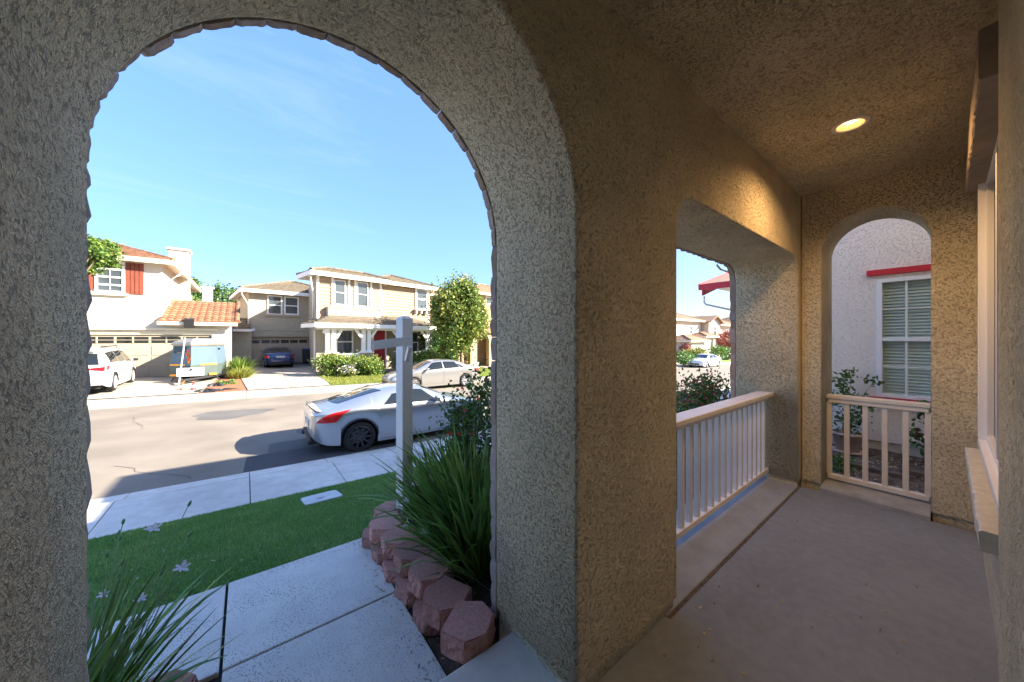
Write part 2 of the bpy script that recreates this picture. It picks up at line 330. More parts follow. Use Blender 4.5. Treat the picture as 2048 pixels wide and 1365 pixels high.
def slabs(name, XX, Ya, Yb, zf, mat_, gap=0.012, ny=1, thick=0.12):
    """run of concrete slabs with open joints between; each slab a part"""
    base = thing('sidewalk_run', 'x', 'x'); bpy.data.objects.remove(base)
    out = []
    for x0, x1 in zip(XX[:-1], XX[1:]):
        mb = MB(); a, b = x0+gap/2, x1-gap/2
        ys = [Ya+(Yb-Ya)*i/ny for i in range(ny+1)]
        top = []
        vs = []; 
        for y in ys:
            vs += [(a, y, zf(a, y)), (b, y, zf(b, y))]
        fs = [(2*i, 2*i+1, 2*i+3, 2*i+2) for i in range(ny)]
        n = len(vs); vs += [(a, Ya, zf(a, Ya)-thick), (b, Ya, zf(b, Ya)-thick), (a, Yb, zf(a, Yb)-thick), (b, Yb, zf(b, Yb)-thick)]
        m_ = 2*ny
        fs += [(0, n, n+1, 1), (m_, m_+1, n+3, n+2)]
        fs += [tuple([n]+[2*i for i in range(ny+1)]+[n+2])[::-1], tuple([n+1]+[2*i+1 for i in range(ny+1)]+[n+3])]
        mb.add(vs, fs); out.append(mb)
    return out
def near_curb_z(x, y):
    s = street_z(x)
    if y <= 6.85: return s+0.17
    if y <= 7.2: t = (y-6.85)/.35; return s+0.17-0.12*(t*t*(3-2*t))
    return s+0.05-0.045*(y-7.2)/.45
def strip_struct(name, mat_, zf, Ya, Yb, ny, XX, gap=.012):
    # joints at XX: base mesh = setting, slabs = parts
    mb = MB(); mb.grid(lambda u, v: (XX[0]+(XX[-1]-XX[0])*u, Ya+(Yb-Ya)*v, zf(XX[0]+(XX[-1]-XX[0])*u, Ya+(Yb-Ya)*v)-0.03), 30, 2)
    base = structure(name, mb, M['dark'], fix=False)
    for s_ in slabs(name, XX, Ya, Yb, zf, mat_, gap, ny): s_.build('slab', mat_, base)
    return base
xs_j = [-14, -9.6, -6.5, -3.2, -1.39+.0, 0.04, 1.22, 2.42, 3.9, 5.4, 6.9, 8.4, 9.9, 12.9, 16, 20, 26, 34, 60]
strip_struct('sidewalk', M['conc'], near_curb_z, 5.72, 6.845, 1, xs_j)
strip_struct('kerb', M['conc'], near_curb_z, 6.855, EDGE_N, 8, xs_j)
def far_curb_z(x, y):
    s = street_z(x)
    if y < 17.45: return s+0.02*(y-17.0)/.4
    if y < 17.75: t = (y-17.45)/.3; return s+0.02+0.10*(t*t*(3-2*t))
    return s+0.12
xs_f = [-30, -12, -8.5, -5.6, -2.9, -1.3, 0.0, 1.6, 3.2, 4.8, 6.4, 8, 9.6, 11.2, 14, 17, 21, 27, 35, 50, 120]
strip_struct('far_kerb', M['driveway'], far_curb_z, EDGE_F, 17.75, 8, xs_f)
strip_struct('far_sidewalk', M['driveway'], far_curb_z, 17.758, 18.7, 1, xs_f)
strip('far_yard', M['mulch'], XA, XB, 18.72, 75, far_z, 190, 20)
def quadsheet(name, mat_, p, off, n=12, zf=far_z, kind='structure', m=None, thick=0):
    (ax, ay), (bx, by), (cx, cy), (dx, dy) = p
    mb = MB()
    def fn(u, v):
        x = (ax*(1-u)+bx*u)*(1-v)+(dx*(1-u)+cx*u)*v; y = (ay*(1-u)+by*u)*(1-v)+(dy*(1-u)+cy*u)*v
        return (x, y, zf(x, y)+off)
    mb.grid(fn, n, m or n); return tag(mb.build(name, mat_, None, fix=False), kind=kind)
# driveway of the left house, of the middle house and of the tan house
mb = None
for nm, P_ in (('driveway', [(-12.2, 18.66), (-6.9, 18.66), (-6.9, 25.6), (-12.2, 25.6)]), ('driveway', [(-6.88, 18.66), (-1.55, 18.66), (-1.0, 25.6), (-6.88, 25.6)]),
               ('driveway', [(0.05, 18.66), (1.62, 18.66), (2.0, 34.5), (-0.9, 34.5)]), ('driveway', [(1.635, 18.66), (3.25, 18.66), (4.4, 34.5), (2.015, 34.5)])):
    quadsheet(nm, M['driveway'], P_, 0.03)
quadsheet('lawn', M['lawnfar'], [(3.3, 18.66), (9.8, 18.66), (9.8, 23.6), (3.6, 23.6)], 0.02)
quadsheet('lawn', M['lawnfar'], [(11.2, 18.66), (15.4, 18.66), (15.4, 25), (11.2, 25)], 0.03)
quadsheet('front_path', M['driveway'], [(9.82, 18.66), (11.18, 18.66), (10.0, 23.9), (8.6, 23.9)], 0.035)
quadsheet('driveway', M['driveway'], [(15.6, 18.66), (21.5, 18.66), (21.5, 32), (15.6, 32)], 0.035)
quadsheet('lawn', M['lawnfar'], [(22, 18.66), (60, 18.66), (60, 23), (22, 23)], 0.03, 20)
quadsheet('driveway', M['driveway'], [(36, 18.66), (43, 18.66), (43, 25), (36, 25)], 0.05, 6)
quadsheet('driveway', M['conc'], [(-14, -7), (-4.3, -7), (-4.3, 5.7), (-14, 5.7)], 0.02, 10, near_z)  # unseen pale driveway, added to bounce sunlight onto the porch jambs
quadsheet('driveway', M['driveway'], [(9.0, 1.2), (13.8, 1.2), (13.8, 5.7), (9.0, 5.7)], 0.02, 10, near_z)
# asphalt repairs near the coupe and down the street
def spatch(pts, m_, off=.004):
    mb = MB()
    xs = [p[0] for p in pts]; ys = [p[1] for p in pts]
    z = lambda x, y: street_z(x)+0.05*(1-((y-12.36)/4.74)**2)+off
    n = len(pts); cx, cy = sum(xs)/n, sum(ys)/n
    mb.grid(lambda u, v: (lambda a, b, i: (cx+(a-cx)*v, cy+(b-cy)*v, z(cx+(a-cx)*v, cy+(b-cy)*v)))(
        pts[int(u*n+.5) % n][0], pts[int(u*n+.5) % n][1], 0), n, 4)
    return tag(mb.build('asphalt_patch', m_, None, fix=False), kind='structure')
spatch([(-.05, 7.66), (.0, 8.55), (.9, 8.6), (2.3, 8.55), (3.1, 8.5), (3.2, 7.66)], M['patch'])
spatch([(.35, 8.64), (.4, 9.3), (1.4, 9.35), (2.0, 9.25), (1.9, 8.64)], M['patch2'], .006)
def rect(a, b, c, d): return [(a, c), (b, c), (b, d), (a, d)]
for r_ in (rect(2.3, 3.2, 12.2, 12.8), rect(3.8, 4.6, 12.0, 12.5), rect(1.0, 1.5, 9.9, 10.3), rect(4.6, 5.1, 14.4, 14.9), rect(2.0, 2.9, 10.6, 11.0)):
    spatch(r_, M['patch2'])
el = []
for k in range(26):
    a = 2*math.pi*k/26; r_ = 1+.13*math.sin(3*a+1)+.08*math.sin(7*a)
    el.append((-.35+.95*r_*math.cos(a), 13.6+.75*r_*math.sin(a)))
spatch(el, M['patch2'])
# cracks in the asphalt
mb = MB()
for (x, y, dx, dy) in ((-2.6, 14.6, .10, -.22), (-1.9, 9.3, .12, -.15), (5.4, 13.2, .3, .05)):
    for k in range(9):
        nx_, ny_ = x+dx+random.uniform(-.09, .09), y+dy+random.uniform(-.07, .07)
        zz = lambda a, b: street_z(a)+0.05*(1-((b-12.36)/4.74)**2)+.004
        w_ = random.uniform(.003, .007); d = Vector((nx_-x, ny_-y)).normalized(); q = Vector((-d.y, d.x))*w_
        P_ = [(x-q.x, y-q.y), (nx_-q.x, ny_-q.y), (nx_+q.x, ny_+q.y), (x+q.x, y+q.y)]
        mb.add([(a, b, zz(a, b)) for a, b in P_], [(0, 1, 2, 3)]); x, y = nx_, ny_
tag(mb.build('street_cracks', M['patch'], None, fix=False), kind='structure')

# ---- near lawn (artificial turf), path and planting bed
lawn = strip('lawn', M['grassbase'], -6, 3.6, 2.96, 5.715, near_z, 30, 20)
def tri_blades(name, n, x0, x1, y0, y1, h, w, mat_, zf, reject=None, seed=3, parent=None):
    r = np.random.default_rng(seed); x = r.uniform(x0, x1, n); y = r.uniform(y0, y1, n)
    if reject is not None: k = ~reject(x, y); x, y = x[k], y[k]; n = len(x)
    z = np.array([zf(a, b) for a, b in zip(x, y)]) - .002
    th = r.uniform(0, 2*np.pi, n); hh = h*r.uniform(.6, 1.25, n); ww = w*r.uniform(.7, 1.3, n); ln = r.normal(0, .35, (n, 2))*hh[:, None]
    dx, dy = np.cos(th)*ww, np.sin(th)*ww
    V = np.empty((n, 3, 3)); V[:, 0] = np.c_[x-dx, y-dy, z]; V[:, 1] = np.c_[x+dx, y+dy, z]; V[:, 2] = np.c_[x+ln[:, 0], y+ln[:, 1], z+hh]
    return np_mesh(name, V.reshape(-1, 3), np.arange(3*n).reshape(-1, 3), mat_, parent)
LC = onZ(643, 995, -.6)
LC = onZ(643, 995, near_z(.8, LC[1])+.02)
rej = lambda x, y: (x > .80) & (y < 3.08) | ((x-LC[0])**2/.048 + (y-LC[1])**2/.066 < 1)
tag(tri_blades('lawn_grass', 240000, -4.2, 3.5, 2.958, 5.722, .028, .0022, M['turf'], near_z, rej), kind='stuff')
tag(tri_blades('far_lawn_grass', 26000, 3.35, 9.7, 18.72, 23.5, .12, .012, M['leafyel'], far_z, None, 5), kind='stuff')
tag(tri_blades('far_lawn_grass', 12000, 11.3, 15.4, 18.75, 25, .1, .012, M['leafyel'], far_z, None, 6), kind='stuff')
# path slabs
PATHM = mat('path_concrete', (0.68, 0.655, 0.60), .9, var=.06, vscale=6, bump=.002, bscale=220, blotch=.08)
_n = PATHM.node_tree.nodes; _l = PATHM.node_tree.links; _b = _n['Principled BSDF']; _src = _b.inputs['Base Color'].links[0].from_socket
_c = _n.new('ShaderNodeTexCoord'); _v = _n.new('ShaderNodeTexVoronoi'); _v.inputs['Scale'].default_value = 95; _l.new(_c.outputs['Object'], _v.inputs[0])
_k = _n.new('ShaderNodeTexNoise'); _k.inputs['Scale'].default_value = 3.5; _l.new(_c.outputs['Object'], _k.inputs[0])
_m = _n.new('ShaderNodeMath'); _m.operation = 'MULTIPLY_ADD'; _l.new(_k.outputs[0], _m.inputs[0]); _m.inputs[1].default_value = -.55; _l.new(_v.outputs[0], _m.inputs[2])
_q = _n.new('ShaderNodeMapRange'); _q.inputs[1].default_value = -.10; _q.inputs[2].default_value = -.04; _l.new(_m.outputs[0], _q.inputs[0])
_x = _n.new('ShaderNodeMixRGB'); _x.inputs[1].default_value = (.10, .095, .09, 1); _l.new(_q.outputs[0], _x.inputs[0]); _l.new(_src, _x.inputs[2]); _l.new(_x.outputs[0], _b.inputs['Base Color'])
path = MB(); path.box(-3.2, .78, 1.38, 2.95, -.30, -.155); path = structure('path', path, M['dark'])
for (x0, x1, y0, y1) in ((-.094, .765, 2.197, 2.955), (-.094, .765, 1.385, 2.183), (-1.35, -.108, 2.197, 2.955), (-2.9, -1.362, 2.197, 2.955)):
    MB().box(x0, x1, y0, y1, -.26, -.13).build('slab', PATHM, path, bevel=.006)
# soil beds
def bump_bed(name, x0, x1, y0, y1, z, amp, m_):
    r = np.random.default_rng(2); ph = r.uniform(0, 6, 8)
    fn = lambda u, v: (x0+(x1-x0)*u, y0+(y1-y0)*v, z+amp*(math.sin(9*u+ph[0])*math.sin(7*v+ph[1])+.6*math.sin(23*u+ph[2]+5*v)*math.sin(19*v+ph[3])+.4*math.sin(51*u+ph[4])*math.sin(47*v+9*u)))
    mb = MB(); mb.grid(fn, 60, 60); return structure(name, mb, m_, fix=False)
bump_bed('planting_bed', .93, 4.6, 1.48, 3.05, -.035, .012, M['soil_dark'])
bump_bed('planting_bed', -2.2, -.25, 1.45, 2.16, -.06, .012, M['soil_dark'])
bump_bed('side_yard', 5.0, 7.32, -4, 4.2, -.16, .03, M['soil'])
def litter(name, n, x0, x1, y0, y1, zf, s, m_, seed=1, thin=.3):
    r = np.random.default_rng(seed); c = np.c_[r.uniform(x0, x1, n), r.uniform(y0, y1, n), np.zeros(n)]; c[:, 2] = [zf(a, b) for a, b, _ in c]
    o = leaf_quads(name, c, s, m_, None, r, flat=.7, asp=thin); return tag(o, kind='stuff')
def leaf_quads(name, C, size, m_, parent, r, flat=0.0, asp=.55, bias=None):
    n = len(C); sz = size*r.uniform(.6, 1.35, n)
    d = r.normal(size=(n, 3)); d[:, 2] *= (1-flat); d[:, 2] -= .15
    if bias is not None: d += bias
    d /= np.linalg.norm(d, axis=1)[:, None]
    e = r.normal(size=(n, 3)); 
    if flat: e[:, 2] *= (1-flat)
    e -= (e*d).sum(1)[:, None]*d; e /= np.linalg.norm(e, axis=1)[:, None]; f = np.cross(d, e)
    a = d*sz[:, None]*.5; b = e*(sz*asp*.5)[:, None]; k = f*(sz*.10)[:, None]
    V = np.empty((n, 6, 3)); V[:, 0] = C-a; V[:, 1] = C-a*.1+b+k; V[:, 2] = C+a*.55+b*.7+k*.6; V[:, 3] = C+a; V[:, 4] = C+a*.55-b*.7+k*.6; V[:, 5] = C-a*.1-b+k
    F = np.empty((n, 4, 3), int); i = np.arange(n)*6
    F = np.stack([np.c_[i, i+1, i+5], np.c_[i+1, i+2, i+5], np.c_[i+2, i+4, i+5], np.c_[i+2, i+3, i+4]], 1).reshape(-1, 3)
    return np_mesh(name, V.reshape(-1, 3), F, m_, parent)
litter('fallen_leaves', 330, -3.5, 2.5, 3.0, 5.65, lambda a, b: near_z(a, b)+.024, .028, M['litter'], 11)
litter('leaf_litter', 2600, 5.05, 7.25, -1.5, 2.6, lambda a, b: -.135, .05, M['litter'], 12)
litter('leaf_litter', 350, .95, 3.2, 1.5, 3.0, lambda a, b: -.022, .05, M['litter'], 13)
litter('leaf_litter', 160, .66, .84, 1.42, 3.0, lambda a, b: -.122, .022, M['litter'], 14)
# meter lid in the turf
lidc = onZ(643, 995, near_z(.85, LC[1])+.03)
lid = thing('meter_box', 'pale grey rounded plastic utility meter lid set into the green turf', 'meter box', (lidc[0], lidc[1], near_z(.85, LC[1])))
pl = []
for sx, sy, a0 in ((1, 1, 0), (-1, 1, 90), (-1, -1, 180), (1, -1, 270)):
    for k in range(4):
        a = math.radians(a0+k*30); pl.append((sx*.15+.06*math.cos(a), sy*.19+.06*math.sin(a)))
sl_ = (near_z(0, 5.2)-near_z(0, 5.0))/.2
mb = MB(); n_ = len(pl)
top = [(lidc[0]+x, lidc[1]+y, near_z(.85, LC[1])+.038+sl_*y) for x, y in pl]
mb.add(top+[(a, b, c-.06) for a, b, c in top], [tuple(range(n_))]+[(i, (i+1) % n_, n_+(i+1) % n_, n_+i) for i in range(n_)])
mb.build('lid', M['lid'], lid, bevel=.006)
mb = MB(); e = [(lidc[0]-.02+.05*math.cos(a), lidc[1]-.07+.022*math.sin(a)) for a in [k*math.pi/8 for k in range(16)]]
mb.add([(a, b, near_z(.85, LC[1])+.042+sl_*(b-lidc[1])) for a, b in e], [tuple(range(16))]); mb.build('reader_cap', M['steel'], lid, fix=False)

# ============================================================ OUR HOUSE (the porch we stand in)
house = thing('porch_house', 'tan stucco house whose arched entry porch frames the whole view', 'house', (0, 0, 0))
def arc(cx, cz, r, a0, a1, n): return [(cx+r*math.cos(math.radians(a0+(a1-a0)*k/n)), cz+r*math.sin(math.radians(a0+(a1-a0)*k/n))) for k in range(n+1)]
AC, AR, AZ0 = .353, .706, 2.0
XO0, XO1, ZO, RO = 1.90, 4.42, 2.33, .20
out = [(-2.6, .05)]+[(AC-AR, .05)]+arc(AC, AZ0, AR, 180, 0, 48)+[(AC+AR, .05), (XO0, .05)]+arc(XO0+RO, ZO-RO, RO, 180, 90, 8)+arc(XO1-RO, ZO-RO, RO, 90, 0, 8)+[(XO1, .05), (5.0, .05), (5.0, 3.25), (-2.6, 3.25)]
YI, YO = .93, 1.50
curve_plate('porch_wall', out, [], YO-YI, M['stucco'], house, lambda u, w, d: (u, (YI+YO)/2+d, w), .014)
for a, b in ((-2.6, AC-AR-.012), (AC+AR+.012, XO0-.012), (XO1+.012, 4.98)): MB().box(a, b, YI+.014, YO-.01, -.4, .056).build('wall_base', M['stucco'], house, bevel=.01)
XE = 4.50; EC, ER, EZ = .427, .342, 2.35
out = [(.926, .05), (EC+ER, .05)]+arc(EC, EZ, ER, 0, 180, 28)+[(EC-ER, .05), (-.34, .05), (-.34, 3.2), (.926, 3.2)]
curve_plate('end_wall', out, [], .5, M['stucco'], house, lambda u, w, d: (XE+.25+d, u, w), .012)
for a, b in ((EC+ER+.01, .935), (-.3, EC-ER-.01)): MB().box(XE+.014, 4.99, a, b, -.4, .056).build('wall_base', M['stucco'], house, bevel=.01)
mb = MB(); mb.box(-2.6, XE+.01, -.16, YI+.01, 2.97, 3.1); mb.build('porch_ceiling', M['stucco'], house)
# front wall of the house with its window, wall pilaster
HW = -.15
out = [(-3, -.05), (XE+.02, -.05), (XE+.02, 3.1), (-3, 3.1)]
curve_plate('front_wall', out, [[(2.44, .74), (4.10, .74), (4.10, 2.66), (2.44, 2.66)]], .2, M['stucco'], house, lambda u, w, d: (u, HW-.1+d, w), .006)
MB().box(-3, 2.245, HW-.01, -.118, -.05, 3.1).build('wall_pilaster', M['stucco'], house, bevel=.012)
# window of our house
win = MB()
x0, x1, z0, z1 = 2.44, 4.10, .745, 2.655; yf, yb = -.132, -.19
for (a, b, c, d) in ((x0, x1, z0, z0+.05), (x0, x1, z1-.05, z1), (x0, x0+.05, z0+.05, z1-.05), (x1-.05, x1, z0+.05, z1-.05)): win.box(a, b, yb-.05, yf, c, d)
win = win.build('window', M['vinyl'], house, bevel=.004)
mb = MB(); mb.box(x0+.05, x1-.05, -.205, -.20, z0+.05, z1-.05); mb.build('pane', M['glass'], win)
mb = MB()
for (a, b, c, d) in ((x0+.05, x0+.09, z0+.05, z1-.05), (x1-.09, x1-.05, z0+.05, z1-.05), (x0+.09, x1-.09, z0+.05, z0+.09), (x0+.09, x1-.09, z1-.09, z1-.05), (3.26, 3.31, z0+.09, z1-.09)): mb.box(a, b, -.198, -.165, c, d)
mb.build('sash', M['vinyl'], win, bevel=.003)
def rough_bar(x0, x1, y0, y1, z0, z1, n=40, amp=.003, seed=1):
    r = random.Random(seed); mb = MB(); rings = []
    for i in range(n+1):
        x = x0+(x1-x0)*i/n; j = lambda: r.uniform(-amp, amp)
        rings.append([(x, y0, z0+j()), (x, y1-.006+j(), z0+j()), (x, y1+j(), z0+.008), (x, y1+j(), z1-.008), (x, y1-.008+j(), z1+j()), (x, y0, z1+j())])
    vs = [p for q in rings for p in q]; fs = []
    for i in range(n):
        for k in range(6): fs.append((i*6+k, i*6+(k+1) % 6, (i+1)*6+(k+1) % 6, (i+1)*6+k))
    fs += [tuple(range(5, -1, -1)), tuple(range(n*6, n*6+6))]
    return mb.add(vs, fs)
rough_bar(2.39, 4.13, -.17, -.08, .625, .708, seed=2).build('window_sill', M['sillst'], win)
rough_bar(2.42, 4.22, -.17, -.08, 2.585, 2.80, seed=3).build('window_header', M['trimbrown'], win)
# unseen upper storey and roof: shade the yard, narrowed to keep the driveway sunlit
MB().box(2.0, 5.0, -9.5, .9, 3.252, 5.4).build('upper_storey', M['stucco'], house)
MB().box(-3.2, 4.9, -9.5, -.352, -.4, 3.249).build('ground_floor', M['stucco'], house)  # unseen; cut short on the left so sun reaches the ground there
MB().box(-2.62, -2.2, .2, .925, -.1, 2.98).build('corner_pier', M['stucco'], house)  # unseen end pier; porch left open here to admit sky light
mb = MB(); mb.add([(1.5, -10, 5.4), (5.5, -10, 5.4), (5.5, 1.4, 5.4), (1.5, 1.4, 5.4), (3.4, -7.5, 6.0), (3.6, -1.5, 6.0)], [(0, 1, 5, 4), (1, 2, 5), (2, 3, 4, 5), (3, 0, 4), (3, 2, 1, 0)]); mb.build('roof', M['roof3'], house)
mb = MB(); mb.add([(-2.9, .9, 3.75), (5.3, .9, 3.75), (5.3, 2.0, 3.26), (-2.9, 2.0, 3.26), (-2.9, .9, 3.2), (5.3, .9, 3.2), (5.3, 2.0, 3.2), (-2.9, 2.0, 3.2)], [(0, 1, 2, 3), (4, 7, 6, 5), (3, 2, 6, 7), (0, 3, 7, 4), (1, 5, 6, 2)]); mb.build('porch_roof', M['roof3'], house)
# porch floor
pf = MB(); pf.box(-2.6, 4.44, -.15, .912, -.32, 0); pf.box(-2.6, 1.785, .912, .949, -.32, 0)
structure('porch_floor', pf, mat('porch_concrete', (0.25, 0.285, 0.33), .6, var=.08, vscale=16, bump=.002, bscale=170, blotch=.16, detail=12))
pf = bpy.data.objects['porch_floor']
MB().box(-2.6, 1.775, .952, 1.375, -.32, .001).build('step', M['conc'], pf, bevel=.012)
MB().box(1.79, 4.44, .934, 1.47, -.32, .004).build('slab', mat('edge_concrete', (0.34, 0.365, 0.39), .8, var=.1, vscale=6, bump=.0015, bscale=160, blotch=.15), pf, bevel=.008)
mb = MB()
for k in range(26):
    a = 1.79+(2.62)*k/26; mb.box(a, a+.1003, .9135+random.uniform(0, .001), .9325, -.05, -.004+random.uniform(-.002, .006))
mb.build('expansion_joint', M['joint'], pf)
mb = MB()
prof = [(4.43, -.1), (4.43, .035), (4.445, .052), (4.47, .06), (4.99, .055), (4.99, -.3)]
mb.add([(x, y, z) for y in (.086, .768) for x, z in prof], [(0, 1, 7, 6), (1, 2, 8, 7), (2, 3, 9, 8), (3, 4, 10, 9), (4, 5, 11, 10), (0, 1, 2, 3, 4, 5), (6, 7, 8, 9, 10, 11)])
mb.build('end_sill', M['soilsill'], pf)
# small specks and scuffs on the porch floor
r_ = random.Random(5); mb = MB()
for k in range(46):
    x, y = r_.uniform(1.4, 4.3), r_.uniform(0.0, .9); a = r_.uniform(0, 3.1); l_ = r_.uniform(.004, .014); w_ = r_.uniform(.002, .005)
    mb.box(x-l_, x+l_, y-w_, y+w_, .0, .002+r_.uniform(0, .001))
tag(mb.build('floor_debris', M['litter'], None), kind='stuff')
# stone veneer round the two openings, seen edge-on
def stone_meshes():
    out = []
    for k in range(6):
        r = random.Random(k); mb = MB()
        # unit block: x length, y thickness, z radial; front slightly rough
        nx_ = 3; vs = []; 
        pts = []
        for i in range(nx_+1):
            u = -.5+i/nx_
            e = .03 if i in (0, nx_) else 0
            q = lambda a: r.uniform(-a, a)
            vs += [(u+q(.01), -.5, -.5+e+q(.012)), (u+q(.02), .42+q(.08), -.5+e*2+q(.02)), (u+q(.02), .5+q(.05), -.36+q(.05)), (u, .5+q(.05), .5), (u, -.5, .5)]
        fs = []
        for i in range(nx_):
            for j in range(5): fs.append((i*5+j, i*5+(j+1) % 5, (i+1)*5+(j+1) % 5, (i+1)*5+j))
        fs += [tuple(range(4, -1, -1)), tuple(range(nx_*5, nx_*5+5))]
        mb.add(vs, fs); out.append(mb.build('stone', M['stone'] if k % 3 else M['stone2'], house))
    return out
SM = stone_meshes(); used_s = [False]*6
def stone(px_, pz_, ang, length, thick, jut):
    """centre on opening edge, ang = tangent angle in XZ plane; block lies outside of the opening"""
    k = random.randrange(6)
    nx_, nz_ = math.sin(ang), -math.cos(ang)   # towards the opening
    wrad = .13
    cx, cz = px_+nx_*(jut-wrad/2), pz_+nz_*(jut-wrad/2)
    if not used_s[k]: o = SM[k]; used_s[k] = True
    else: o = SM[k].copy(); COL.objects.link(o)
    # local -z (radial) should point to opening
    X_ = Vector((math.cos(ang), 0, math.sin(ang))); Z_ = Vector((-nx_, 0, -nz_)); Y_ = Z_.cross(X_)
    if Y_.y < 0: X_ = -X_; Y_ = Z_.cross(X_)
    R_ = Matrix((X_, Y_, Z_)).transposed().to_4x4()
    o.matrix_world = Matrix.Translation((cx, YO+.004+thick/2, cz)) @ R_ @ Matrix.Diagonal((length, thick, wrad, 1))
def run_line(x0, z0, x1, z1, inward):
    L = math.hypot(x1-x0, z1-z0); t = 0
    while t < L-.02:
        l_ = min(random.choice((.10, .13, .16, .19)), L-t)
        if L-t-l_ < .05: l_ = L-t
        m_ = (t+l_/2)/L; ang = math.atan2(z1-z0, x1-x0)
        # choose tangent so that (sin,-cos) points inward
        if (math.sin(ang)*inward[0]-math.cos(ang)*inward[1]) < 0: ang += math.pi
        stone(x0+(x1-x0)*m_, z0+(z1-z0)*m_, ang, l_-.002, random.uniform(.045, .062), random.uniform(-.004, .002)+JL); t += l_
JL = -.010; run_line(AC-AR, -.1, AC-AR, AZ0, (1, 0)); JL = 0.; run_line(AC+AR, AZ0, AC+AR, -.02, (-1, 0))
na = 22
for k in range(na):
    r = random.Random(100+k); a0, a1 = math.pi*k/na+.002, math.pi*(k+1)/na-.002; th = random.uniform(.045, .062); ju = random.uniform(-.001, .003)-(.012 if a0 > 2.5 else 0); vs = []; m_ = 6
    for i in range(m_+1):
        a = a0+(a1-a0)*i/m_; e = .006 if i in (0, m_) else 0; q = lambda: r.uniform(-.0016, .0016)
        for rr_, yy in ((AR-ju+e+q(), .004), (AR-ju+e+q(), th*.75), (AR-ju+.012+e, th), (AR+.125, th), (AR+.125, .004)):
            vs.append((AC+rr_*math.cos(a), YO+yy+q()*.5, AZ0+rr_*math.sin(a)))
    fs = [(i*5+j, i*5+(j+1) % 5, (i+1)*5+(j+1) % 5, (i+1)*5+j) for i in range(m_) for j in range(5)]+[tuple(range(4, -1, -1)), tuple(range(m_*5, m_*5+5))]
    MB().add(vs, fs).build('stone', M['stone'] if k % 3 else M['stone2'], house)
run_line(XO0, .0, XO0, ZO-RO, (1, 0)); run_line(XO1, ZO-RO, XO1, .0, (-1, 0)); run_line(XO0+RO, ZO, XO1-RO, ZO, (0, -1))
for cx, a0 in ((XO0+RO, 90), (XO1-RO, 0)):
    for k in range(3):
        a = math.radians(a0+15+30*k); stone(cx+RO*math.cos(a), ZO-RO+RO*math.sin(a), a+math.pi/2+(math.pi if (math.sin(a+math.pi/2)*-math.cos(a)-math.cos(a+math.pi/2)*-math.sin(a)) < 0 else 0), .115, .052, .004)
# railings
def railing(name, label, p0, p1, n, first, pitch, wtop, axis):
    t = thing(name, label, 'railing', (p0[0], p0[1], 0), group='painted porch railings')
    def bx(a0, a1, c0, c1, z0, z1):
        return (MB().box(a0, a1, p0[1]+c0, p0[1]+c1, z0, z1) if axis == 'x' else MB().box(p0[0]+c0, p0[0]+c1, a0, a1, z0, z1))
    A, B = (p0[0], p1[0]) if axis == 'x' else (p0[1], p1[1])
    bx(A, B, -wtop/2, wtop/2, .893, .931).build('top_rail', M['rail'], t, bevel=.006)
    bx(A+.01, B-.01, -.032, .032, .852, .8925).build('sub_rail', M['rail'], t, bevel=.003)
    bx(A+.006, B-.006, -.03, .03, .075, .118).build('bottom_rail', M['rail'], t, bevel=.004)
    src = bx(first-.019, first+.019, -.019, .019, .117, .853).build('baluster', M['rail'], t, bevel=.003)
    for k in range(1, n):
        o = src.copy(); COL.objects.link(o); o.parent = t
        o.location = (k*pitch, 0, 0) if axis == 'x' else (0, k*pitch, 0); o.rotation_euler = (0, 0, random.uniform(-.02, .02)*0)
    return t
railing('porch_railing', 'long painted wooden railing across the wide square-topped opening beside the tiled pillar'.replace('tiled ', ''), (1.905, 1.205), (4.415, 1.205), 19, 2.0, .129, .145, 'x')
railing('porch_railing', 'short painted wooden railing under the small end arch facing the pink house', (4.73, .09), (4.73, .765), 6, .105, .1285, .09, 'y')
# recessed ceiling light
lt = thing('ceiling_light', 'round recessed ceiling light glowing warm in the stucco porch ceiling', 'light', (3.26, .41, 2.97))
cx, cy = 3.26, .41
MB().lathe([(.098, 2.969), (.096, 2.961), (.072, 2.960), (.070, 2.9695)], 36, (cx, cy, 0)).build('trim_ring', M['white'], lt, smooth=True)
MB().lathe([(.0705, 2.965), (.066, 2.99), (.055, 3.04), (.05, 3.06)], 36, (cx, cy, 0)).build('reflector', mat('warm_reflector', (0.8, 0.6, 0.4), .25), lt, smooth=True)
em = bpy.data.materials.new('lit_lamp'); em.use_nodes = True; nb = em.node_tree.nodes['Principled BSDF']; nb.inputs['Emission Color'].default_value = (1, .52, .2, 1); nb.inputs['Emission Strength'].default_value = .9; nb.inputs['Base Color'].default_value = (.8, .7, .5, 1)
MB().lathe([(0.0005, 2.985), (.03, 2.987), (.048, 3.0), (.052, 3.03)], 28, (cx, cy, 0)).build('bulb', em, lt, smooth=True)
# cut-out in the ceiling so the fitting is recessed
cut = MB().lathe([(.0, 2.9), (.0715, 2.9), (.0715, 3.075), (0, 3.075)], 36, (cx, cy, 0)); me_ = cut.build('cutter', M['dark'], None)
cl = bpy.data.objects['porch_ceiling']; bo = cl.modifiers.new('b', 'BOOLEAN'); bo.object = me_; bo.operation = 'DIFFERENCE'; bo.solver = 'EXACT'
dg = bpy.context.evaluated_depsgraph_get(); nm_ = bpy.data.meshes.new_from_object(cl.evaluated_get(dg)); cl.modifiers.clear(); cl.data = nm_; bpy.data.objects.remove(me_)
sp = bpy.data.lights.new('ceiling_lamp', 'SPOT'); sp.energy = 8.5; sp.color = (1, .58, .25); sp.spot_size = math.radians(155); sp.spot_blend = 1.0; sp.shadow_soft_size = .04
spo = bpy.data.objects.new('ceiling_lamp', sp); COL.objects.link(spo); spo.parent = lt; spo.location = (0, 0, -.012)

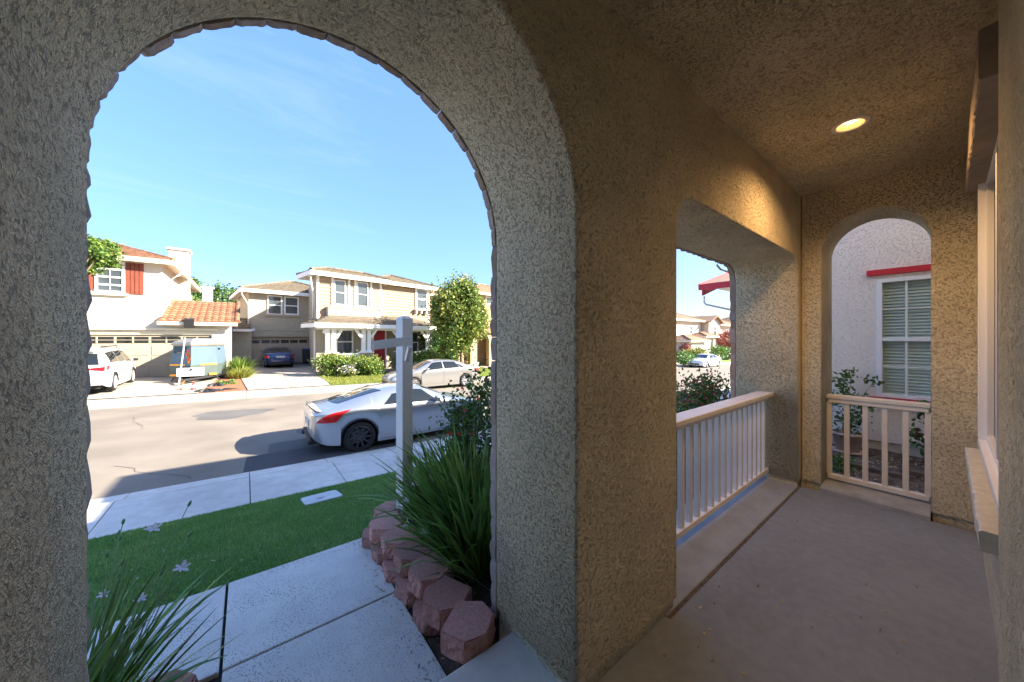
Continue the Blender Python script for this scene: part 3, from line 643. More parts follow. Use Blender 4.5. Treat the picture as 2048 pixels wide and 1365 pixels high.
# ============================================================ NEIGHBOUR (pale pink house through the end arch)
nb_h = thing('pink_house', 'pale pink stucco house with bright red trim beside the porch', 'house', (7.3, 0, -.2))
curve_plate('side_wall', [(-9, .0), (1.5, .0), (1.5, 5.2), (-9, 5.2)], [[(-1.15, .655), (.64, .655), (.64, 2.37), (-1.15, 2.37)]], .25, M['pink'], nb_h, lambda u, w, d: (7.3+.125+d, u, w), .004)
MB().box(7.33, 9.0, -9, 1.49, -.4, -.01).build('foundation', M['conc'], nb_h)
MB().box(7.56, 16, -9, 1.49, 0, 5.2).build('main_block', M['pink'], nb_h)
mb = MB(); mb.add([(6.75, -9.5, 5.25), (16.4, -9.5, 5.25), (16.4, 2.0, 5.25), (6.75, 2.0, 5.25), (10.5, -4, 6.9), (13, -4, 6.9)], [(0, 1, 5, 4), (1, 2, 5), (2, 3, 4, 5), (3, 0, 4), (3, 2, 1, 0)]); mb.build('roof', M['roof3'], nb_h)
# window (open hole, blinds inside)
y0, y1, z0, z1 = -1.15, .64, .655, 2.37; xw = 7.27
mb = MB()
for a, b, c, d in ((y0, y1, z1-.055, z1), (y0, y1, z0, z0+.05), (y1-.055, y1, z0+.05, z1-.055), (y0, y0+.055, z0+.05, z1-.055)): mb.box(xw, xw+.09, a, b, c, d)
zr = 1.495
mb.box(xw+.012, xw+.08, y0+.055, y1-.055, zr-.03, zr+.025)
w_ = mb.build('window', M['vinyl'], nb_h, bevel=.003)
mb = MB(); mb.add([(xw+.05, y0+.05, z0+.04), (xw+.05, y1-.05, z0+.04), (xw+.05, y1-.05, z1-.05), (xw+.05, y0+.05, z1-.05)], [(0, 1, 2, 3)])
gm = bpy.data.materials.new('clear_glass'); gm.use_nodes = True; g_ = gm.node_tree; g_.nodes.clear(); o1 = g_.nodes.new('ShaderNodeOutputMaterial'); tr = g_.nodes.new('ShaderNodeBsdfTransparent'); gl = g_.nodes.new('ShaderNodeBsdfGlossy'); fr = g_.nodes.new('ShaderNodeFresnel'); ms = g_.nodes.new('ShaderNodeMixShader')
tr.inputs[0].default_value = (.82, .9, .88, 1); gl.inputs['Roughness'].default_value = .02; fr.inputs[0].default_value = 1.45; g_.links.new(fr.outputs[0], ms.inputs[0]); g_.links.new(tr.outputs[0], ms.inputs[1]); g_.links.new(gl.outputs[0], ms.inputs[2]); g_.links.new(ms.outputs[0], o1.inputs[0])
mb.build('pane', gm, w_)
mb = MB()
for yy in (.356, .07, -.21, -.5, -.8): mb.box(xw+.045, xw+.06, yy-.011, yy+.011, z0+.05, z1-.055)
for zz in (1.93, 1.10): mb.box(xw+.047, xw+.059, y0+.05, y1-.05, zz-.009, zz+.009)
mb.build('muntin', M['white'], w_)
mb = MB(); k = z0+.05
while k < z1-.07:
    mb.add([(xw+.095, y0, k), (xw+.095, y1, k), (xw+.125, y1, k+.034), (xw+.125, y0, k+.034)], [(0, 1, 2, 3)]); k += .045
tag(mb.build('blind', M['blind'], w_, fix=False), kind='stuff')
MB().box(xw+.17, xw+.18, y0, y1, z0, z1).build('blind_backing', M['blind'], w_)
mb = MB(); mb.box(7.235, 7.31, -1.3, .74, 2.425, 2.505); mb.build('window_header', M['red'], w_, bevel=.004)
mb = MB(); mb.box(7.225, 7.31, -1.25, .72, .565, .65); mb.build('window_sill', M['red'], w_, bevel=.004)
# red-edged low roof of the pink house's front wing, seen through the wide opening
rw = thing('red_eave_wing', 'front wing of the neighbouring house with red roof edge and white downspout', 'house wing', (15.5, 5, -.4))
mb = MB(); mb.box(15.3, 21, -3, 5.0, -.7, 3.5); mb.build('wall', M['pink'], rw)
Yr = 6.0
A_ = onY(1403, 571, Yr); B_ = onY(1480, 539, Yr)
sx_, sz_ = (B_[0]-A_[0]), (B_[2]-A_[2]); g_ = sz_/sx_
P0 = Vector(A_); P1 = P0+Vector((5, 0, 5*g_)); P2 = P0+Vector((10, 0, 0))
mb = MB(); mb.hexa([P0+Vector((0, -9, -.16)), P1+Vector((0, -9, -.16)), P1+Vector((0, .04, -.16)), P0+Vector((0, .04, -.16)), P0+Vector((0, -9, 0)), P1+Vector((0, -9, 0)), P1+Vector((0, .04, 0)), P0+Vector((0, .04, 0))]); mb.build('roof', M['roof3'], rw)
mb = MB(); mb.hexa([P0+Vector((-.05, .05, -.19)), P1+Vector((0, .05, -.19)), P1+Vector((0, .10, -.19)), P0+Vector((-.05, .10, -.19)), P0+Vector((-.05, .05, .06)), P1+Vector((0, .05, .06)), P1+Vector((0, .10, .06)), P0+Vector((-.05, .10, .06))]); mb.build('bargeboard', M['red'], rw)
mb = MB(); mb.hexa([P0+Vector((.12, -.02, -.40)), P1+Vector((0, -.02, -.40)), P1+Vector((0, .04, -.40)), P0+Vector((.12, .04, -.40)), P0+Vector((.12, -.02, -.19)), P1+Vector((0, -.02, -.19)), P1+Vector((0, .04, -.19)), P0+Vector((.12, .04, -.19))]); mb.build('fascia', M['red'], rw)
mb = MB(); mb.box(P0.x-.055, P0.x-.003, P0.y-8, P0.y+.045, P0.z-.2, P0.z+.035); mb.build('eave_fascia', M['red'], rw)
mb = MB(); mb.box(P0.x+.2, P0.x+5, 3.6, 5.9, P0.z-.05, P0.z-.02); mb.build('soffit', M['offwhite'], rw)
d0 = P0+Vector((.25, .0, -.42)); mb = MB(); mb.tube([d0, d0+Vector((0, 0, -.25)), d0+Vector((.06, -.05, -.33)), d0+Vector((1.0, -.9, -.62)), d0+Vector((1.1, -1.0, -.75)), d0+Vector((1.1, -1.0, -3.2))], .038, 8); mb.build('downspout', M['white'], rw, smooth=True)
# downspout elbow of our own eave at the corner of the opening
e0 = onY(1452, 545, 1.9)
es = onY(1434, 532, 1.9); mb = MB(); mb.tube([onY(1470, 518, 1.95), onY(1446, 519, 1.95), onY(1437, 523, 1.95), onY(1434, 531, 1.95), onY(1441, 539, 1.95), onY(1458, 545, 1.95), onY(1475, 550, 1.95)], .014, 8)
mb.build('downspout', M['white'], house, smooth=True)
# ============================================================ RED RETAINING BLOCKS
def at(px, py, dep):
    a, b, c = ray(px, py); return Vector((a*dep, b*dep, CAMZ+c*dep))
def block_mesh(seed, w=.27, d=.22, h=.10):
    r = random.Random(seed); import bmesh
    poly = [(d*.5, w*.38), (d*.5, -w*.38), (-d*.12, -w*.5), (-d*.5, -w*.24), (-d*.5, w*.24), (-d*.12, w*.5)]
    bm = bmesh.new(); lo = [bm.verts.new((x, y, 0)) for x, y in poly]; hi = [bm.verts.new((x, y, h)) for x, y in poly]
    bm.faces.new(lo[::-1]); bm.faces.new(hi); n = len(poly)
    for i in range(n): bm.faces.new((lo[i], lo[(i+1) % n], hi[(i+1) % n], hi[i]))
    bmesh.ops.bevel(bm, geom=bm.edges[:], offset=.007, segments=2, affect='EDGES')
    bmesh.ops.subdivide_edges(bm, edges=[e for e in bm.edges if e.calc_length() > .04], cuts=3, use_grid_fill=True)
    bmesh.ops.triangulate(bm, faces=bm.faces)
    for v in bm.verts:
        k = .0012 if v.co.z > h*.93 else .0065
        if v.co.x < d*.45: v.co += Vector((r.uniform(-k, k), r.uniform(-k, k), r.uniform(-k, k)*.5))
    bmesh.ops.recalc_face_normals(bm, faces=bm.faces)
    me = bpy.data.meshes.new('retaining_block'); bm.to_mesh(me); bm.free(); me.materials.append(M['brick']); return me
BM = [block_mesh(k) for k in range(5)]
blk = [  # x, y, z, rot deg, top?, label
 (.90, 1.505, -.045, 128, 'largest red block, nearest the step, sitting at the end of the bed edging'),
 (.885, 1.74, -.045, 22, 'wide flat-topped red block just behind the nearest one beside the path'),
 (.905, 2.00, -.042, 14, 'rounded upper red block third from the step along the bed'),
 (.90, 2.245, -.045, 3, 'upper red block under the drooping lily leaves, fourth from the step'),
 (.885, 2.475, -.044, -8, 'upper red block with a vertical groove, fifth from the step'),
 (.865, 2.715, -.045, -4, 'second upper red block from the white post, corner of the bed'),
 (.965, 2.93, -.05, -62, 'red block tucked against the foot of the white post')]
for i, (x, y, z, r_, lb) in enumerate(blk):
    o = link('retaining_block', BM[i % 5]); o.location = (x, y, z); o.rotation_euler = (0, 0, math.radians(r_)); o.scale = (1.05, 1.0, 1.12)
    tag(o, lb, 'retaining block', 'red concrete blocks edging the planting beds')
low = [(.875, 1.86, 8, 'lower red block half hidden beneath the second and third blocks'), (.862, 2.12, 16, 'lower red block leaning out over the soil gap by the path joint'),
       (.855, 2.36, -6, 'pointed lower red block beside the middle of the path slab'), (.85, 2.60, 6, 'lower red block under the grooved upper block'),
       (.835, 2.84, -18, 'lowest red block at the corner where turf meets path')]
for i, (x, y, r_, lb) in enumerate(low):
    o = link('retaining_block', BM[(i+2) % 5]); o.location = (x, y, -.152); o.rotation_euler = (0, 0, math.radians(r_)); tag(o, lb, 'retaining block', 'red concrete blocks edging the planting beds')
for x, y, z, r_, lb in ((-.33, 2.055, -.14, -92, 'large red block at the lower left of the path among lily leaves'), (-.205, 1.87, -.15, 170, 'small low red block behind the lower left block by the path edge')):
    o = link('retaining_block', BM[1]); o.location = (x, y, z); o.rotation_euler = (0, 0, math.radians(r_)); o.scale = (1.1, 1.15, 1.35 if z > -.145 else .7)
    tag(o, lb, 'retaining block', 'red concrete blocks edging the planting beds')
# ============================================================ WHITE SIGN POST
pc = Vector((1.065, 2.86))
post = thing('sign_post', 'white painted wooden yard sign post with short empty arm, standing in the bed', 'sign post', (pc.x, pc.y, -.1), math.radians(12), local=True)
mb = MB(); h_ = .05; zt = 1.79
mb.add([(-h_, -h_, 0), (h_, -h_, 0), (h_, h_, 0), (-h_, h_, 0), (-h_, -h_, zt-.02), (h_, -h_, zt-.02), (h_, h_, zt-.02), (-h_, h_, zt-.02), (-h_+.02, -h_+.02, zt), (h_-.02, -h_+.02, zt), (h_-.02, h_-.02, zt), (-h_+.02, h_-.02, zt)],
       [(3, 2, 1, 0), (0, 1, 5, 4), (1, 2, 6, 5), (2, 3, 7, 6), (3, 0, 4, 7), (4, 5, 9, 8), (5, 6, 10, 9), (6, 7, 11, 10), (7, 4, 8, 11), (8, 9, 10, 11)]); mb.build('upright', M['post'], post, bevel=.003)
inv = (Matrix.Translation((pc.x, pc.y, -.1)) @ Matrix.Rotation(math.radians(12), 4, 'Z')).inverted()
A_, B_ = inv @ at(747, 691.5, 2.62), inv @ at(822, 681.5, 2.70)
mb = MB(); mb.bar(A_, B_, .05, .068); mb.build('arm', M['post'], post, bevel=.003)
A_, B_ = inv @ at(813, 722, 2.79), inv @ at(820, 694, 2.72)
mb = MB(); mb.bar(A_, B_, .03, .035); mb.build('brace', M['post'], post, bevel=.002)
# ============================================================ PLANTS
def blades(name, base, spread, n, Lr, tilt, mat_, parent, seed, w=.011, curl=.9, seg=7, bias=(0, 0), wtip=.12, ymin=None):
    r = np.random.default_rng(seed); az = r.uniform(0, 2*np.pi, n); rad = np.sqrt(r.uniform(0, 1, n))
    bx = base[0]+spread[0]*rad*np.cos(az)+0*r.normal(size=n); by = base[1]+spread[1]*rad*np.sin(az); az = az+r.normal(0, .5, n)
    L = r.uniform(*Lr, n); t0 = np.clip(np.abs(r.normal(tilt*rad, .16, n)), 0, 1.4); cu = curl*r.uniform(.15, 1.0, n)**1.5; ww = w*r.uniform(.6, 1.3, n)
    P = np.empty((n, seg+1, 3)); P[:, 0] = np.c_[bx, by, np.full(n, base[2])]
    for k in range(seg):
        a = t0+cu*(k/seg)**1.6*1.5; s = L/seg
        P[:, k+1] = P[:, k]+np.c_[np.sin(a)*np.cos(az)*s+bias[0]*s*k/seg, np.sin(a)*np.sin(az)*s+bias[1]*s*k/seg, np.cos(a)*s]
    tw = az+np.pi/2+r.normal(0, .7, n); D = np.c_[np.cos(tw), np.sin(tw), r.normal(0, .25, n)]
    prof = np.array([.6, .9, 1, 1, .92, .75, .5, wtip])[:seg+1]
    V = np.empty((n, seg+1, 2, 3))
    for k in range(seg+1):
        o = D*(ww*prof[k])[:, None]; V[:, k, 0] = P[:, k]-o; V[:, k, 1] = P[:, k]+o
    if ymin is not None: V = V[V[..., 1].min(axis=(1, 2)) > ymin]; n = len(V)
    b = (np.arange(n)*(seg+1)*2)[:, None]+np.arange(seg)*2; F = np.stack([b, b+1, b+3, b+2], -1).reshape(-1, 4)
    return np_mesh(name, V.reshape(-1, 3), F, mat_, parent, True)
def stalk(mb, p0, p1, r=.0028, sag=.04):
    p0 = Vector(p0); p1 = Vector(p1); m = (p0+p1)/2+Vector((0, 0, sag)); pts = [(p0*(1-t)**2+m*2*t*(1-t)+p1*t*t) for t in [k/7 for k in range(8)]]
    mb.tube(pts, r, 5, r*.7); return pts[-1]-pts[-2]
def pod(parent, p, d, l=.035, r=.009):
    d = Vector(d).normalized(); mb = MB(); pr = [(.001, 0), (r*.7, l*.15), (r, l*.45), (r*.85, l*.75), (.001, l)]
    q = d.to_track_quat('Z', 'Y').to_matrix()
    t = MB().lathe(pr, 8); t.v = [tuple(q @ Vector(v)+Vector(p)) for v in t.v]; return t.build('seed_pod', M['bud'], parent, smooth=True)
def flower(parent, p, size, mat_, seed=0, n=6, name='flower', up=(.2, -.5, .6)):
    r = random.Random(seed); mb = MB(); q = Vector(up).to_track_quat('Z', 'Y').to_matrix()
    for k in range(n):
        a = 2*math.pi*k/n+r.uniform(-.15, .15); L = size*(1 if k % 2 else .8)*r.uniform(.85, 1.1); w = size*(.42 if k % 2 else .34); dz = L*r.uniform(.05, .35)
        c, s = math.cos(a), math.sin(a)
        loc = [(0, 0, 0), (L*.45, -w/2, dz*.5), (L*.85, -w*.3, dz), (L, 0, dz*.9), (L*.85, w*.3, dz), (L*.45, w/2, dz*.5), (L*.5, 0, dz*.35)]
        mb.add([tuple(q @ Vector((x*c-y*s, x*s+y*c, z))+Vector(p)) for x, y, z in loc], [(0, 1, 6), (1, 2, 6), (2, 3, 6), (3, 4, 6), (4, 5, 6), (5, 0, 6)])
    return mb.build(name, mat_, parent, fix=False)
# right-hand clump
lily = thing('lily_clump', 'big dense clump of dark green strap leaves with small white flowers beside the arch', 'plant', (1.3, 2.1, -.04))
o = blades('leaves', (1.27, 1.98, -.03), (.20, .30), 700, (.42, .85), .62, M['blade'], lily, 4, ymin=1.58); o['kind'] = 'stuff'
o = blades('leaves', (1.42, 2.45, -.03), (.25, .30), 480, (.45, .88), .6, M['blade'], lily, 5, ymin=1.58); o['kind'] = 'stuff'
o = blades('dry_leaves', (1.25, 1.95, -.03), (.22, .3), 40, (.3, .6), 1.0, M['litter'], lily, 6, w=.005, ymin=1.58); o['kind'] = 'stuff'
mb = MB()
for k, (px, py, dp) in enumerate(((828, 968, 2.35), (812, 1002, 2.2), (813, 1048, 2.1), (848, 1064, 2.05), (895, 862, 2.7), (876, 872, 2.6), (921, 850, 2.8), (958, 1030, 2.1), (836, 945, 2.6), (905, 838, 2.9), (800, 873, 3.0), (945, 880, 2.5))):
    p = at(px, py, dp); d = stalk(mb, (1.25+.03*(k % 4), 2.05+.04*(k % 5), 0), p, .002)
    if k in (4, 5, 8, 9, 11): pod(lily, p, d, .028, .006)
    else: flower(lily, p, .028 if k < 4 else .02, M['petal'], k)
mb.build('flower_stalks', M['stalk'], lily, smooth=True)['kind'] = 'stuff'
# left-hand clump
lil2 = thing('lily_clump', 'loose clump of strap leaves with green seed pods and two white flowers at lower left', 'plant', (-.55, 1.95, -.06))
o = blades('leaves', (-.56, 1.92, -.05), (.14, .18), 175, (.38, .66), .62, M['blade'], lil2, 14, w=.010, bias=(.04, .12), ymin=1.57); o['kind'] = 'stuff'
o = blades('dry_leaves', (-.5, 1.95, -.05), (.15, .2), 16, (.3, .55), 1.0, M['litter'], lil2, 16, w=.004, ymin=1.58); o['kind'] = 'stuff'
mb = MB()
for k, (px, py, dp, kind) in enumerate(((307, 1058, 1.62, 'f'), (364, 1136, 1.5, 'f'), (246, 1046, 1.7, 'p'), (238, 1068, 1.7, 'p'), (214, 1112, 1.5, 'p'), (244, 1128, 1.5, 'p'), (326, 1136, 1.55, 'p'), (378, 1010, 1.75, 'p'), (378, 1188, 1.4, 'p'), (364, 1128, 1.52, 'p'),
        (322, 1148, 1.6, 'p'), (277, 1141, 1.6, 'p'), (240, 1078, 1.6, 'p'), (245, 1262, 1.25, 'p'), (282, 1198, 1.35, 'f'), (206, 1190, 1.5, 'f'), (378, 1072, 1.7, 'p'))):
    p = at(px, py, dp); d = stalk(mb, (-.56+.03*(k % 5), 1.88+.03*(k % 4), 0), p, .0030)
    if kind == 'f': flower(lil2, p, .038 if k < 2 else .024, M['petal'], 20+k, up=(.1, -.3, .8))
    else: pod(lil2, p-d.normalized()*.01, d, .032, .0068)
mb.build('flower_stalks', M['stalk'], lil2, smooth=True)['kind'] = 'stuff'
def shrub(name, label, c, rad, n, size, mats, group=None, seed=1, stems=7, clump=26, zsq=1.0, cat='bush', stem_mat='bark', z0=None, tw=.012):
    r = np.random.default_rng(seed); t = thing(name, label, cat, (c[0], c[1], c[2]-rad[2]), group=group)
    u = r.normal(size=(clump, 3)); u /= np.linalg.norm(u, axis=1)[:, None]; cc = np.array(c)+u*np.array(rad)*(r.uniform(.35, .95, clump)**.7)[:, None]
    mb = MB(); base = Vector((c[0], c[1], c[2]-rad[2] if z0 is None else z0))
    for k in range(stems):
        e = Vector(cc[k % clump]); m_ = (base+e)/2+Vector((r.normal(0, .05), r.normal(0, .05), .05)); b_ = base+Vector((r.normal(0, rad[0]*.15), r.normal(0, rad[1]*.15), 0))
        mb.tube([b_, m_, e], tw, 5, tw*.35)
    mb.build('stems', M[stem_mat], t, smooth=True)
    for k, (mn, fr, top) in enumerate(mats):
        m_ = int(n*fr); ii = r.integers(0, clump, m_); s_ = np.array(rad)*.34
        P = cc[ii]+r.normal(size=(m_, 3))*s_*.62
        if top: P = P[np.argsort(P[:, 2]+r.normal(0, rad[2]*.25, m_))[m_//3:]]; P[:, 2] += rad[2]*.12
        lo = c[2]-rad[2]; P[:, 2] = np.maximum(P[:, 2], lo+.02)
        o = leaf_quads('foliage', P, size, M[mn], t, r, bias=np.array([0, 0, .2])); o['kind'] = 'stuff'
    return t
rose = shrub('rose_bush', 'tall rose bush with glossy dark leaves and small red blooms behind the strap leaves', (1.82, 2.78, .52), (.36, .35, .60), 5200, .042, [('leafdk', .5, 0), ('leafmid', .5, 0)], None, 3, 9, 30, tw=.006)
for k, (px, py) in enumerate(((929, 822), (918, 869), (944, 869), (966, 873), (972, 761), (900, 868), (925, 778), (957, 800))):
    p = at(px, py, 2.95)
    for j in range(2): flower(rose, p+Vector((0, 0, .004*j)), .026-.006*j, M['redfl'], k*3+j, 7, 'bloom')
shrub('photinia_bush', 'bushy photinia with reddish new leaves outside the wide opening, just beyond the railing', (6.1, 2.75, .22), (.8, .65, .62), 6200, .062, [('leafdk', .1, 0), ('leafmid', .4, 0), ('leafred', .22, 1), ('leafy', .4, 0)], None, 8, 12, 44, tw=.009)
shrub('low_shrub', 'small dark green shrub at the left edge of the wide opening', (4.3, 2.35, .18), (.28, .3, .55), 1100, .05, [('leafdk', .5, 0), ('leafmid', .5, 0)], None, 9, 6, 16, tw=.006)
# potted plant and side shrubs seen through the end arch
px_ = onX(1692, 905, 6.95)
pot = thing('potted_plant', 'light terracotta pot with leafy plant standing by the pink house wall', 'potted plant', (6.93, .90, -.15))
MB().lathe([(.0, -.14), (.12, -.14), (.165, .10), (.178, .10), (.178, .135), (.155, .135), (.15, .09), (0, .09)], 28, (6.93, .90, 0)).build('pot', M['pot'], pot, smooth=True)
MB().lathe([(0, -.155), (.17, -.155), (.185, -.125), (.175, -.125), (0, -.14)], 28, (6.93, .9, 0)).build('saucer', M['pot'], pot, smooth=True)
r = np.random.default_rng(31); mb = MB(); pts = []
for k in range(15):
    e = Vector((6.93+r.normal(0, .12), .90+r.normal(0, .14), r.uniform(.3, 1.0))); mb.tube([(6.93+r.normal(0, .03), .9+r.normal(0, .03), .08), (6.93+.3*(e.x-6.93), .9+.3*(e.y-.9), e.z*.6), e], .006, 5, .002)
    pts.append(np.array(e)+r.normal(size=(26, 3))*.05)
mb.build('stems', M['stalk'], pot, smooth=True)
leaf_quads('foliage', np.concatenate(pts[:9]), .06, M['leafy'], pot, r)['kind'] = 'stuff'; leaf_quads('foliage', np.concatenate(pts[9:]+[np.array([6.93, .9, .25])+r.normal(size=(150, 3))*.09]), .06, M['leafdk'], pot, r)['kind'] = 'stuff'
shrub('side_shrub', 'broad-leaved shrub against the pink wall at the right edge of the end arch', (6.95, .14, .28), (.16, .20, .40), 330, .085, [('leafdk', .6, 0), ('leafmid', .25, 0), ('leafred', .15, 1)], None, 33, 7, 14, tw=.006)
shrub('ground_cover', 'low trailing ivy on the soil behind the short railing', (5.9, .95, -.08), (.5, .28, .07), 420, .05, [('leafdk', .5, 0), ('leafmid', .5, 0)], None, 34, 5, 18, tw=.004)
for k, (x, y, l_, r_) in enumerate(((6.1, .5, .5, 1.45), (6.35, .15, .42, 1.62))):
    mb = MB(); mb.box(-l_/2, l_/2, -.05, .05, 0, .07); o = mb.build('edging_board', M['joint'], None, bevel=.01); o.location = (x, y, -.16); o.rotation_euler = (0, 0, r_)
    tag(o, ('dark weathered board lying on the soil, the one nearer the pot' if k == 0 else 'dark weathered board lying on the soil, at the right behind the short railing'), 'board', 'boards on the soil')
# ============================================================ FAR SIDE HOUSES
class WP:
    def __init__(s, p0, ang):
        s.p = Vector(p0); a = math.radians(ang); s.A = Vector((math.cos(a), math.sin(a))); s.N = Vector((math.sin(a), -math.cos(a)))
    def P(s, a, o, z): q = s.p+s.A*a+s.N*o; return (q.x, q.y, z)
    def hit(s, px, py, o=0):
        rx, ry, rz = ray(px, py); q = s.p+s.N*o; d = q.dot(s.N)/(rx*s.N.x+ry*s.N.y); X = Vector((rx*d, ry*d))
        return (X-q).dot(s.A), CAMZ+rz*d
    def a(s, px, o=0): return s.hit(px, 678, o)[0]
    def z(s, px, py, o=0): return s.hit(px, py, o)[1]
    def box(s, mb, a0, a1, o0, o1, z0, z1):
        return mb.hexa([s.P(a0, o1, z0), s.P(a1, o1, z0), s.P(a1, o0, z0), s.P(a0, o0, z0), s.P(a0, o1, z1), s.P(a1, o1, z1), s.P(a1, o0, z1), s.P(a0, o0, z1)])
    def B(s, a0, a1, o0, o1, z0, z1): return s.box(MB(), a0, a1, o0, o1, z0, z1)
    def pr(s, x0, y0, x1, y1, o=0):
        xm, ym = (x0+x1)/2, 0
        return s.a(x0, o), s.a(x1, o), s.z(xm, y1, o), s.z(xm, y0, o)
def far_window(par, wp, R, o=0.0, fr=.07, cols=1, rows=2, matf='white', sill=True, surround=None, pane='glass', blinds=False):
    a0, a1, z0, z1 = R
    mb = MB()
    for q in ((a0, a1, z0, z0+fr), (a0, a1, z1-fr, z1), (a0, a0+fr, z0+fr, z1-fr), (a1-fr, a1, z0+fr, z1-fr)): wp.box(mb, q[0], q[1], o-.02, o+.07, q[2], q[3])
    for k in range(1, rows): zz = z0+(z1-z0)*k/rows; wp.box(mb, a0+fr, a1-fr, o-.02, o+.06, zz-fr*.4, zz+fr*.4)
    for k in range(1, cols): aa = a0+(a1-a0)*k/cols; wp.box(mb, aa-.015, aa+.015, o-.02, o+.05, z0+fr, z1-fr)
    w = mb.build('window', M[matf], par)
    wp.B(a0+fr*.9, a1-fr*.9, o-.02, o+.025, z0+fr*.9, z1-fr*.9).build('pane', M[pane], w)
    if sill: wp.B(a0-.12, a1+.12, o-.01, o+.13, z0-.13, z0-.01).build('sill', M[sill if isinstance(sill, str) else 'ivory'], w)
    return w
def slope(mb, e0, e1, r1, r0, row=.38, colw=.30, barrel=True, lift=.05):
    e0, e1, r1, r0 = map(Vector, (e0, e1, r1, r0)); L = ((r0+r1)/2-(e0+e1)/2).length; n = max(2, round(L/row)); W_ = (e1-e0).length; m = max(2, round(W_/colw))*(4 if barrel else 1)
    nrm = (e1-e0).cross(r0-e0 if (r0-e0).length > .01 else r1-e0).normalized()
    if nrm.z < 0: nrm = -nrm
    for i in range(n):
        t0, t1 = i/n, (i+1)/n; vs = []
        for t, h in ((t0, 0), (t0, lift), (t1, lift*.15)):
            a, b = e0.lerp(r0, t), e1.lerp(r1, t)
            for j in range(m+1):
                f = j/m; hh = h+((.055*abs(math.sin(math.pi*j/4)) if barrel else (.012*((j*7+i*3) % 3))) if h else 0)
                vs.append(a.lerp(b, f)+nrm*hh)
        q = m+1; mb.add(vs, [(j, j+1, q+j+1, q+j) for j in range(m)]+[(q+j, q+j+1, 2*q+j+1, 2*q+j) for j in range(m)])
def hip_roof(par, wp, a0, a1, of, ob, z, pitch, mt, barrel, fascia='white', fh=.2, sides='flrb', gable=()):
    D = of-ob; Wd = a1-a0; h = min(D, Wd)/2
    if Wd >= D: R0, R1 = (a0+h, (of+ob)/2), (a1-h, (of+ob)/2)
    else: R0, R1 = ((a0+a1)/2, of-h), ((a0+a1)/2, ob+h)
    if Wd >= D:
        if 'l' in gable: R0 = (a0, R0[1])
        if 'r' in gable: R1 = (a1, R1[1])
    zr = z+h*pitch; P = lambda q, zz: wp.P(q[0], q[1], zz)
    FL, FR, BR, BL = (a0, of), (a1, of), (a1, ob), (a0, ob); mb = MB()
    if Wd >= D:
        slope(mb, P(FL, z), P(FR, z), P(R1, zr), P(R0, zr), barrel=barrel); slope(mb, P(BR, z), P(BL, z), P(R0, zr), P(R1, zr), barrel=barrel)
        if 'l' not in gable: slope(mb, P(BL, z), P(FL, z), P(R0, zr), P(R0, zr), barrel=barrel)
        if 'r' not in gable: slope(mb, P(FR, z), P(BR, z), P(R1, zr), P(R1, zr), barrel=barrel)
    else:
        slope(mb, P(FL, z), P(FR, z), P(R0, zr), P(R0, zr), barrel=barrel); slope(mb, P(BR, z), P(BL, z), P(R1, zr), P(R1, zr), barrel=barrel)
        slope(mb, P(BL, z), P(FL, z), P(R0, zr), P(R1, zr), barrel=barrel); slope(mb, P(FR, z), P(BR, z), P(R1, zr), P(R0, zr), barrel=barrel)
    rf = mb.build('roof', M[mt], par, fix=False)
    # hip and ridge caps
    mb = MB()
    segs = [(R0, zr, R1, zr), (FL, z, R0, zr), (FR, z, R1 if Wd >= D else R0, zr), (BL, z, R0 if Wd >= D else R1, zr), (BR, z, R1, zr)]
    for (q0, za, q1, zb) in segs:
        A_, B_ = Vector(P(q0, za+.06)), Vector(P(q1, zb+.06)); L = (B_-A_).length
        if L < .1: continue
        n = max(1, int(L/.42))
        for k in range(n): mb.tube([A_.lerp(B_, k/n), A_.lerp(B_, (k+1.15)/n if k < n-1 else 1)], .10, 6, .085)
    mb.build('ridge_caps', M[mt], rf)['kind'] = 'stuff'
    mb = MB()
    for (x0, x1, y0, y1) in ((a0-.02, a1+.02, of-.05, of+.02), (a0-.02, a1+.02, ob-.02, ob+.05), (a0-.02, a0+.05, ob+.05, of-.05), (a1-.05, a1+.02, ob+.05, of-.05)): wp.box(mb, x0, x1, y0, y1, z-fh, z+.01)
    mb.build('fascia', M[fascia], rf)
    wp.B(a0+.05, a1-.05, ob+.05, of-.05, z-.06, z-.03).build('soffit', M['offwhite'], rf)
    return rf
def garage_door(par, wp, a0, a1, z0, z1, o, mt, frame, cols=4, rows=4, split=2):
    wp.B(a0, a1, o-.12, o-.06, z0, z1).build('garage_door', M[mt], par); gd = [c for c in par.children if c.name.startswith('garage_door')][-1]
    cw = (a1-a0)/cols; rh = (z1-z0)/rows; g = .05
    for i in range(rows):
        for j in range(cols):
            b0, b1, c0, c1 = a0+cw*j+g, a0+cw*(j+1)-g, z0+rh*i+.035, z0+rh*(i+1)-.035
            if i < rows-1: wp.B(b0, b1, o-.06, o-.035, c0, c1).build('panel', M[mt], gd, bevel=.01)
            else:
                w_ = wp.B(b0, b1, o-.06, o-.05, c0+.08, c1-.08).build('door_window', M['darkglass'], gd)
                mb = MB(); wp.box(mb, (b0+b1)/2-.03, (b0+b1)/2+.03, o-.06, o-.03, c0+.08, c1-.08)
                if split: wp.box(mb, b0, b1, o-.06, o-.035, (c0+c1)/2-.012, (c0+c1)/2+.012)
                mb.build('muntin', M[mt], gd)
    mb = MB(); wp.box(mb, a0-.16, a0, o-.1, o+.03, z0, z1+.16); wp.box(mb, a1, a1+.16, o-.1, o+.03, z0, z1+.16); wp.box(mb, a0, a1, o-.1, o+.03, z1, z1+.16); mb.build('door_frame', M[frame], par)
